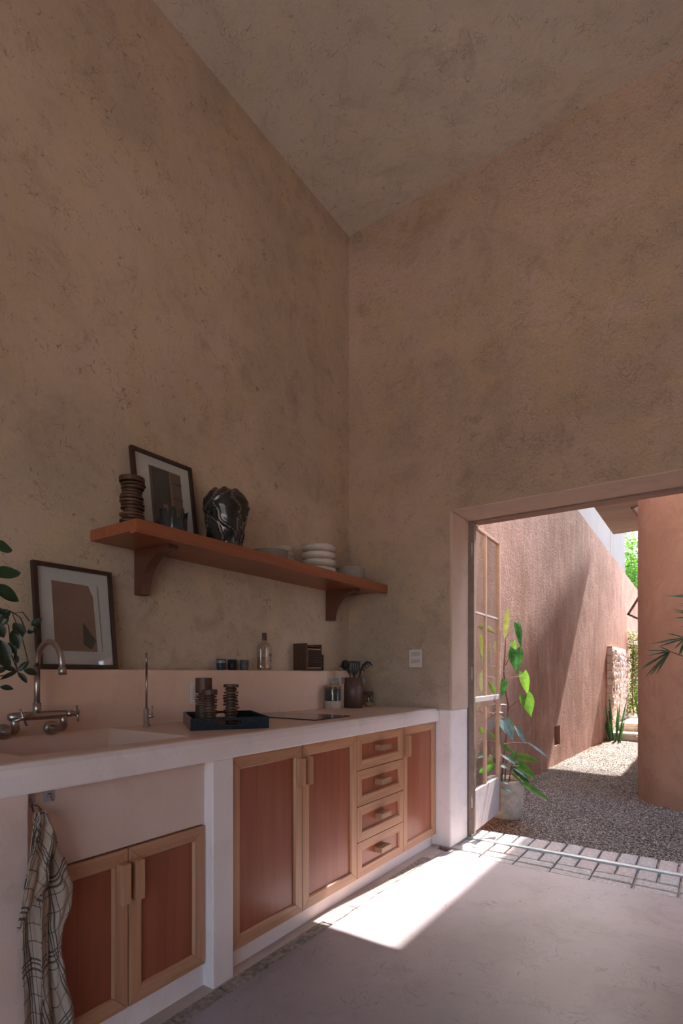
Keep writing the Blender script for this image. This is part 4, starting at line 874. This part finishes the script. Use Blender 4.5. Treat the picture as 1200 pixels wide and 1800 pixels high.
MB().obox(*leaf_box(0.035, Ld-0.035, 0.035, 0.335, 0.026)).build('kick_panel', 'kick', d1, 0.003)
MB().obox(*leaf_box(0.315, 0.343, 1.018, 2.262, 0.022)).obox(*leaf_box(0.315, 0.343, 0.335, 0.98, 0.022)).build('glazing_bar', 'doorpaint_out', d1, 0.001)
MB().obox(*leaf_box(0.035, Ld-0.035, 1.636, 1.650, 0.022)).build('glazing_bar', 'kick', d1, 0.001)
for z0, z1 in ((0.337, 0.979), (1.019, 1.635), (1.651, 2.261)):
    for a0, a1 in ((0.036, 0.314), (0.344, Ld-0.036)): MB().obox(*leaf_box(a0, a1, z0, z1, 0.005)).build('pane', 'glass', d1)
h0 = A0 + du*(Ld-0.02)
MB().tube([h0+Vector((0, 0, 0.93))-dn*0.03, h0+Vector((0, 0, 0.93))+dn*0.05, h0+du*0.05+Vector((0, 0, 0.925))+dn*0.05], 0.007, 8).tube([h0+Vector((0, 0, 0.86))-dn*0.03, h0+Vector((0, 0, 0.86))+dn*0.04], 0.010, 10).build('lever_handle', 'chrome', d1)
for z in (0.22, 1.15, 2.05): MB().tube([(-1.432, 3.772, z), (-1.432, 3.772, z+0.09)], 0.008, 10).build('hinge', 'steel', d1)
# door frame in the reveal
d2 = empty('door_2', (DX0, 3.82, 0), kind='structure')
MB().box((DX0+0.002, 3.775, 0.0), (DX0+0.030, 3.868, DZ-0.012)).build('frame_jamb', 'doorpaint', d2, 0.002)
MB().box((DX0+0.030, 3.772, 2.288), (DX1, 3.800, DZ-0.012)).build('frame_head', 'doorpaint', d2, 0.002)
MB().box((DX0+0.030, 3.800, 2.294), (DX1, 3.90, DZ-0.012)).build('frame_head', 'pink2', d2, 0.002)

# ---- leaves
def leaf_mesh(m, B, T, nrm, w, shape='heart', curl=0.15, fold=0.22, seg=8, mi=0):
    B, T = Vector(B), Vector(T); ax = T-B; Ln = ax.length; ax.normalize(); nrm = Vector(nrm); nrm = (nrm-ax*nrm.dot(ax)).normalized(); sd_ = ax.cross(nrm)
    def W(s):
        if shape == 'heart': return (math.sin(PI*min(1, (s*0.93+0.10))**0.62))*w*0.5
        if shape == 'blade': return w*0.5*min(1, s*6+0.3)*min(1, (1-s)*3.0+0.02)**0.8
        return w*0.5*math.sin(PI*min(1, s*0.98+0.02))**0.8
    vs = []
    for i in range(seg+1):
        s = i/seg; c = B + ax*Ln*s - nrm*Ln*curl*s*s; ww = max(W(s), w*0.012)
        lobe = -Ln*0.13*(1-s*4) if shape == 'heart' and s < 0.25 else 0
        vs += [c + sd_*ww + nrm*ww*fold + ax*lobe, c + sd_*ww*0.5 + nrm*ww*fold*0.35 + ax*lobe*0.5, c, c - sd_*ww*0.5 + nrm*ww*fold*0.35 + ax*lobe*0.5, c - sd_*ww + nrm*ww*fold + ax*lobe]
    fs = [(i*5+k, i*5+k+1, i*5+5+k+1, i*5+5+k) for i in range(seg) for k in range(4)]
    m.add(vs, fs, mi, True)
# potted philodendron; leaf list: base, tip, width, shade, facing
PX, PY, PZ = -1.47, 4.66, -0.062
t = empty('potted_philodendron', (PX, PY, PZ), 'climbing philodendron with heart-shaped leaves in a cement pot behind the open door', 'potted plant')
MB().lathe((PX, PY, PZ), [(0.108, 0), (0.128, 0.015), (0.145, 0.15), (0.152, 0.33), (0.155, 0.345), (0.140, 0.345), (0.135, 0.30)], 40, caps=(True, False)).build('pot', 'pot', t)
MB().lathe((PX, PY, PZ+0.295), [(0.136, 0), (0.10, 0.012), (0.02, 0.018)], 24).build('soil', 'soil', t)

LEAVES = [((-1.461, 4.6, 1.492), (-1.427, 4.6, 1.762), 0.044, 'lf_yellow'), ((-1.341, 4.55, 1.608), (-1.307, 4.58, 1.4), 0.062, 'lf_dark'), ((-1.407, 4.66, 1.464), (-1.388, 4.66, 1.366), 0.054, 'lf_light'), ((-1.35, 4.55, 1.39), (-1.332, 4.52, 1.191), 0.119, 'lf_dark'), ((-1.309, 4.62, 1.195), (-1.267, 4.62, 1.005), 0.081, 'lf_light'), ((-1.279, 4.58, 1.01), (-1.223, 4.56, 0.834), 0.114, 'lf_light'), ((-1.436, 4.52, 1.133), (-1.46, 4.52, 0.97), 0.057, 'lf_dark'), ((-1.439, 4.5, 0.8), (-1.333, 4.46, 0.64), 0.124, 'lf_grey'), ((-1.355, 4.6, 0.729), (-1.258, 4.57, 0.587), 0.053, 'lf_grey'), ((-1.261, 4.6, 0.612), (-1.081, 4.57, 0.513), 0.033, 'lf_grey'), ((-1.331, 4.58, 0.494), (-1.155, 4.58, 0.468), 0.072, 'lf_light'), ((-1.419, 4.65, 0.497), (-1.351, 4.65, 0.445), 0.098, 'lf_mid'), ((-1.341, 4.6, 0.423), (-1.175, 4.55, 0.326), 0.081, 'lf_mid'), ((-1.382, 4.64, 0.395), (-1.249, 4.59, 0.282), 0.078, 'lf_dark'), ((-1.28, 4.55, 0.281), (-1.04, 4.45, 0.182), 0.052, 'lf_mid'), ((-1.475, 4.55, 0.505), (-1.331, 4.5, 0.443), 0.048, 'lf_grey'), ((-1.465, 4.52, 0.418), (-1.384, 4.52, 0.393), 0.072, 'lf_grey'), ((-1.449, 4.47, 0.242), (-1.34, 4.47, 0.217), 0.038, 'lf_grey'), ((-1.354, 4.5, 0.408), (-1.237, 4.48, 0.349), 0.028, 'lf_grey'), ((-1.396, 4.5, 0.385), (-1.274, 4.48, 0.298), 0.019, 'lf_light'), ((-1.459, 4.5, 0.283), (-1.392, 4.5, 0.276), 0.043, 'lf_grey'), ((-1.491, 4.6, 0.595), (-1.394, 4.6, 0.525), 0.039, 'lf_light'), ((-1.714, 4.7, 1.618), (-1.554, 4.7, 1.545), 0.061, 'lf_yellow'), ((-1.687, 4.7, 1.526), (-1.693, 4.7, 1.322), 0.061, 'lf_yellow'), ((-1.635, 4.7, 1.119), (-1.559, 4.7, 1.0), 0.045, 'lf_light'), ((-1.714, 4.7, 0.71), (-1.667, 4.7, 0.632), 0.046, 'lf_light'), ((-1.641, 4.7, 0.669), (-1.543, 4.7, 0.6), 0.04, 'lf_light'), ((-1.667, 4.7, 0.459), (-1.761, 4.7, 0.43), 0.071, 'lf_grey'), ((-1.635, 4.7, 0.452), (-1.584, 4.7, 0.386), 0.066, 'lf_yellow'), ((-1.653, 4.72, 0.336), (-1.57, 4.72, 0.395), 0.056, 'lf_mid'), ((-1.726, 4.72, 0.298), (-1.653, 4.72, 0.346), 0.046, 'lf_mid'), ((-1.56, 4.6, 0.471), (-1.491, 4.6, 0.404), 0.049, 'lf_dark'), ((-1.53, 4.6, 0.317), (-1.471, 4.6, 0.284), 0.049, 'lf_dark'), ((-1.339, 4.66, 0.347), (-1.292, 4.66, 0.256), 0.058, 'lf_dark')]
STEM = [(-1.497, 4.62, 0.205), (-1.478, 4.62, 0.427), (-1.453, 4.62, 0.644), (-1.434, 4.62, 0.918), (-1.458, 4.62, 1.039), (-1.473, 4.62, 1.21), (-1.463, 4.62, 1.356), (-1.453, 4.62, 1.512)]
PET = [((-1.455, 4.61, 1.482), (-1.349, 4.58, 1.602)), ((-1.455, 4.61, 1.258), (-1.378, 4.58, 1.378)), ((-1.445, 4.61, 1.132), (-1.302, 4.58, 1.171)), ((-1.435, 4.61, 0.889), (-1.284, 4.58, 0.991)), ((-1.455, 4.61, 1.307), (-1.364, 4.58, 1.459)), ((-1.465, 4.61, 0.81), (-1.421, 4.58, 0.804)), ((-1.494, 4.61, 0.583), (-1.256, 4.58, 0.614)), ((-1.474, 4.61, 0.404), (-1.331, 4.58, 0.494)), ((-1.474, 4.61, 0.38), (-1.331, 4.58, 0.418)), ((-1.474, 4.61, 0.282), (-1.288, 4.58, 0.275)), ((-1.45, 4.61, 0.772), (-1.349, 4.58, 0.731)), ((-1.474, 4.61, 0.419), (-1.604, 4.58, 0.47)), ((-1.465, 4.61, 1.21), (-1.584, 4.58, 1.269)), ((-1.465, 4.61, 1.073), (-1.455, 4.58, 1.132)), ((-1.47, 4.61, 0.81), (-1.655, 4.58, 0.863))]
PALM = [((-0.258, 4.75, 1.358), [(-0.46, 4.7, 1.217), (-0.445, 4.7, 1.243), (-0.422, 4.7, 1.165), (-0.388, 4.7, 1.174), (-0.343, 4.7, 1.191), (-0.412, 4.7, 1.326), (-0.422, 4.7, 1.373), (-0.317, 4.7, 1.396)]), ((-0.16, 4.75, 1.453), [(-0.378, 4.7, 1.42), (-0.336, 4.7, 1.397), (-0.277, 4.7, 1.497), (-0.317, 4.7, 1.439), (-0.226, 4.7, 1.377), (-0.187, 4.7, 1.334), (-0.198, 4.7, 1.326)]), ((-0.048, 4.75, 1.74), [(-0.288, 4.7, 1.779), (-0.23, 4.7, 1.782), (-0.198, 4.7, 1.78), (-0.187, 4.7, 1.712), (-0.187, 4.7, 1.695)]), ((-0.034, 4.75, 1.602), [(-0.237, 4.7, 1.606), (-0.244, 4.7, 1.682), (-0.23, 4.7, 1.66), (-0.187, 4.7, 1.536), (-0.18, 4.7, 1.544)])]
BIG = [((-1.95, 0.817, 1.518), (-1.95, 0.908, 1.545), 0.03), ((-1.95, 0.817, 1.615), (-1.95, 0.881, 1.616), 0.03), ((-1.95, 0.814, 1.484), (-1.95, 0.904, 1.445), 0.03)]
SMALL = [((-2.08, 0.898, 1.396), (-2.06, 0.923, 1.421), 0.037), ((-2.08, 0.879, 1.374), (-2.06, 0.904, 1.325), 0.041), ((-2.08, 0.943, 1.379), (-2.06, 0.969, 1.332), 0.041), ((-2.08, 0.955, 1.374), (-2.06, 0.975, 1.345), 0.026), ((-2.08, 1.005, 1.373), (-2.06, 1.032, 1.404), 0.026), ((-2.08, 1.005, 1.383), (-2.06, 1.03, 1.374), 0.022), ((-2.08, 0.99, 1.347), (-2.06, 1.005, 1.355), 0.022), ((-2.08, 0.939, 1.352), (-2.06, 0.953, 1.286), 0.041), ((-2.08, 0.898, 1.315), (-2.06, 0.915, 1.234), 0.048), ((-2.08, 0.887, 1.264), (-2.06, 0.926, 1.22), 0.041), ((-2.08, 0.924, 1.306), (-2.06, 0.946, 1.265), 0.026), ((-2.08, 0.959, 1.204), (-2.06, 0.985, 1.242), 0.022), ((-2.08, 0.978, 1.208), (-2.06, 1.017, 1.196), 0.028), ((-2.08, 0.961, 1.2), (-2.06, 0.981, 1.163), 0.02), ((-2.08, 0.955, 1.204), (-2.06, 0.893, 1.18), 0.017), ((-2.08, 0.951, 1.208), (-2.06, 0.9, 1.22), 0.022), ((-2.08, 0.898, 1.148), (-2.06, 0.934, 1.143), 0.022), ((-2.08, 0.901, 1.366), (-2.06, 0.915, 1.402), 0.026), ((-2.08, 0.947, 1.266), (-2.06, 0.949, 1.235), 0.017), ((-2.08, 0.883, 1.424), (-2.06, 0.9, 1.409), 0.026), ((-2.08, 1.015, 1.365), (-2.06, 1.017, 1.339), 0.015), ((-2.08, 0.879, 1.204), (-2.06, 0.908, 1.212), 0.026)]
VINES = [[(-2.08, 0.879, 1.184), (-2.08, 0.935, 1.194), (-2.08, 0.955, 1.208), (-2.08, 0.943, 1.286), (-2.08, 0.955, 1.369), (-2.08, 0.939, 1.413), (-2.08, 0.974, 1.421), (-2.08, 0.998, 1.389)], [(-2.08, 0.879, 1.344), (-2.08, 0.905, 1.406), (-2.08, 0.926, 1.367), (-2.08, 0.935, 1.266), (-2.08, 0.955, 1.208), (-2.08, 0.963, 1.183)], [(-2.08, 0.898, 1.406), (-2.08, 0.939, 1.418), (-2.08, 0.967, 1.399), (-2.08, 0.986, 1.351)], [(-2.08, 0.963, 1.358), (-2.08, 0.982, 1.288), (-2.08, 0.994, 1.236)], [(-2.08, 0.876, 1.164), (-2.08, 0.898, 1.152)]]

for k, (B, T, w, mat) in enumerate(LEAVES):
    m = MB(); nr = (0.45, -1.0, 0.35) if mat != 'lf_grey' else (0.2, -0.5, 0.9)
    nr = tuple(q+random.uniform(-.15, .15) for q in nr)
    leaf_mesh(m, B, T, nr, w, 'heart' if w > 0.05 else 'oval', 0.10, 0.25); m.build('leaf', mat, t)
sp_ = [(PX+0.02, PY, PZ+0.29)] + STEM
m = MB(); m.tube(sp_, [0.009]*3+[0.0075]*(len(sp_)-5)+[0.006, 0.004], 8); m.build('stem', 'stem', t)
for k, (a, b) in enumerate(PET):
    a, b = Vector(a), Vector(b); mid = (a+b)/2 + Vector((0, 0, 0.012))
    MB().tube([a, mid, b], [0.003, 0.0026, 0.0022], 6).build('leaf_stalk', 'stem' if k % 2 else 'stem_l', t)
for k in range(3): MB().tube([(PX+0.03*k-0.03, PY-0.02, PZ+0.29), (PX-0.04+0.05*k, PY-0.03, PZ+0.45), (PX-0.06+0.09*k, PY-0.05, PZ+0.62)], [0.006, 0.005, 0.003], 6).build('stem', 'stem', t)

# ---- lady palm outside the right edge of the view, in a pot
t = empty('lady_palm', (0.32, 4.80, -0.06), 'dark lady palm with narrow fan leaves reaching in at the right edge of the doorway', 'potted plant')
MB().lathe((0.32, 4.80, -0.062), [(0.12, 0), (0.16, 0.02), (0.19, 0.30), (0.17, 0.30), (0.16, 0.26)], 28, caps=(True, True)).build('pot', 'pot', t)
for k, (dx, h) in enumerate(((0, 2.3), (0.07, 1.7), (-0.06, 1.5))):
    MB().tube([(0.32+dx, 4.80+dx, 0.2), (0.32+dx*1.6, 4.80, 0.9), (0.32+dx*2, 4.80, h)], [0.016, 0.014, 0.010], 8).build('cane', 'stem', t)
def fan(c, tips, root_pt):
    m = MB(); c = Vector(c)
    for tp in tips: leaf_mesh(m, c, tp, (0.3, -1.0, 0.5), 0.0125, 'blade', random.uniform(0.03, 0.12), 0.3, 6)
    m.tube([root_pt, tuple((Vector(root_pt)+c)/2+Vector((0, 0, 0.05))), tuple(c)], [0.006, 0.005, 0.004], 6, 0); m.build('fan_leaf', 'lf_palm', t)
for k, (c, tips) in enumerate(PALM): fan(c, tips, (0.32, 4.80, 1.0+0.15*k))
c0 = Vector((-0.60, 4.66, 2.88)); fan(c0, [(c0.x-0.50*math.cos(a), c0.y+0.05+0.48*math.sin(a), c0.z-0.10) for a in (-0.75, -0.5, -0.22, 0.02, 0.25, 0.55)], (0.32, 4.8, 2.2))
for q in range(5):
    a = q*1.25; c0 = Vector((0.45+0.3*math.cos(a), 4.85+0.25*math.sin(a), 1.5+0.2*q)); fan(c0, [(c0.x+0.3*math.cos(a+s_), c0.y+0.3*math.sin(a+s_), c0.z-0.12) for s_ in (-1, -.6, -.2, .2, .6, 1)], (0.34, 4.8, 1.2+0.2*q))

# ---- plants by the sink at the left edge
t = empty('trailing_plant', (-2.06, 0.50, CT), 'dark trailing houseplant with pointed leaves spilling in from the left beside the tap', 'potted plant')
MB().lathe((-2.06, 0.50, CT+0.001), [(0.06, 0), (0.07, 0.01), (0.085, 0.14), (0.078, 0.14), (0.075, 0.12)], 28).build('pot', 'pot', t)
for v in VINES: MB().tube([(-2.06, 0.52, CT+0.13)] + v if v[0][1] < 0.75 else v, 0.0022, 6).build('stem', 'stem', t)
for B, T, w in SMALL:
    m = MB(); leaf_mesh(m, B, T, (0.9, -0.35, 0.45), w, 'oval', 0.15, 0.3); m.build('leaf', 'lf_room', t)
for k in range(9):
    a = k*0.7; m = MB(); leaf_mesh(m, (-2.06+.03*math.cos(a), 0.5+.03*math.sin(a), CT+0.15), (-2.06+.12*math.cos(a), 0.5+.12*math.sin(a), CT+0.2+0.02*(k % 3)), (0, 0, 1), 0.05, 'oval', 0.2, 0.3); m.build('leaf', 'lf_room', t)
t = empty('broad_leaf_plant', (-1.93, 0.36, CT), 'houseplant with three long pointed green leaves entering at the left edge above', 'potted plant')
MB().lathe((-1.93, 0.34, CT+0.001), [(0.05, 0), (0.06, 0.01), (0.07, 0.13), (0.064, 0.13), (0.06, 0.11)], 28).build('pot', 'cream', t)
for B, T, w in BIG:
    MB().tube([(-1.93, 0.34, CT+0.12), (-1.94, 0.40, (CT+B[2])/2+0.1), B], [0.005, 0.004, 0.003], 6).build('stem', 'stem', t)
    m = MB(); leaf_mesh(m, B, T, (0.8, -0.4, 0.6), w*2.0, 'oval', 0.05, 0.25, 10); m.build('leaf', 'lf_room2', t)

# ---- far greenery
def spikes(name, x, y, z, n, h0, h1, r, mat, label, lean=0.35, w=0.018, grp=None):
    t = empty(name, (x, y, z), label, 'plant', grp); rnd = random.Random(int(abs(x*100)+n))
    for k in range(n):
        a = rnd.uniform(0, 2*PI); h = rnd.uniform(h0, h1); l = rnd.uniform(0.05, lean); q = rnd.uniform(0, r)
        B = Vector((x+q*math.cos(a), y+q*math.sin(a), z)); T = B + Vector((math.cos(a)*h*l, math.sin(a)*h*l, h))
        m = MB(); leaf_mesh(m, B, T, (0.3*rnd.uniform(-1, 1), -1, 0), w, 'blade', 0.03, 0.35, 5); m.build('leaf', mat, t)
spikes('snake_plant', -1.45, 10.93, -0.06, 16, 0.35, 0.95, 0.09, 'lf_dark', 'spiky dark green plant at the foot of the salmon wall before the stone wall', 0.30, 0.03)
spikes('grass_clump', -1.20, 13.2, 0.245, 60, 0.35, 0.80, 0.16, 'lf_light', 'bright green grassy clump at the top of the steps', 0.25, 0.018)
t = empty('climbing_vine', (-1.38, 13.1, 0.24), 'pale green flowering vine climbing beside the rubble stone wall', 'climbing plant')
MB().tube([(-1.40, 13.3, 0.24), (-1.42, 13.2, 1.0), (-1.38, 13.15, 1.9)], [0.012, 0.01, 0.006], 6).build('stem', 'stem', t)
m = MB(); m2 = MB()
for k in range(2400):
    z = random.uniform(0.3, 2.1); s = 0.055+0.12*max(0, (z-1.6))*1.6 + 0.16*max(0, 1.0-z)
    x, y = -1.37+random.gauss(0, s), 13.25+random.gauss(0, s)
    if x < wx(y)+0.03: x = wx(y)+0.03+random.random()*0.05
    B = Vector((x, y, z)); d = Vector((random.gauss(0, 1), random.gauss(0, 1), random.gauss(-.3, .6))).normalized()*random.uniform(.03, .06)
    mm = m2 if (z > 1.8 and random.random() < 0.35) else m
    sd2 = d.cross(Vector((random.gauss(0, 1), random.gauss(0, 1), 1))).normalized()*d.length*0.35
    mm.add([B, B+d*0.5+sd2, B+d, B+d*0.5-sd2], [(0, 1, 2, 3)])
tag(m.build('foliage', 'lf_vine', t), kind='stuff'); tag(m2.build('flowers', 'petal', t), kind='stuff')
def tree(x, y, z0, z1, r, n, label):
    t = empty('leafy_tree', (x, y, z0), label, 'tree', 'trees beyond the courtyard')
    MB().tube([(x, y, -0.3), (x+0.1, y, (z0+z1)/2-1), (x-0.1, y, z1-r)], [0.14, 0.10, 0.05], 10).build('trunk', 'stem', t)
    m = MB(); cs = [(x+random.gauss(0, r*0.5), y+random.gauss(0, r*0.5), random.uniform(z0, z1), random.uniform(0.35, 0.75)) for _ in range(26)]
    for k in range(n):
        cx, cyy, cz_, cr = random.choice(cs); d = Vector((random.gauss(0, 1), random.gauss(0, 1), random.gauss(0, 1))).normalized()*cr*random.random()**0.4
        B = Vector((cx, cyy, cz_)) + d; a = Vector((random.gauss(0, 1), random.gauss(0, 1), random.gauss(-.2, .6))).normalized()*random.uniform(.08, .15)
        sd2 = a.cross(Vector((random.gauss(0, 1), random.gauss(0, 1), 1))).normalized()*a.length*0.28
        m.add([B, B+a*0.5+sd2, B+a, B+a*0.5-sd2], [(0, 1, 2, 3)])
    tag(m.build('foliage', 'lf_tree', t), kind='stuff')
tree(-2.2, 21.0, 2.4, 5.6, 1.1, 9000, 'bright green leafy tree seen between the white building and the salmon wall')
for o in bpy.data.objects:
    if '_o' in o: del o['_o']
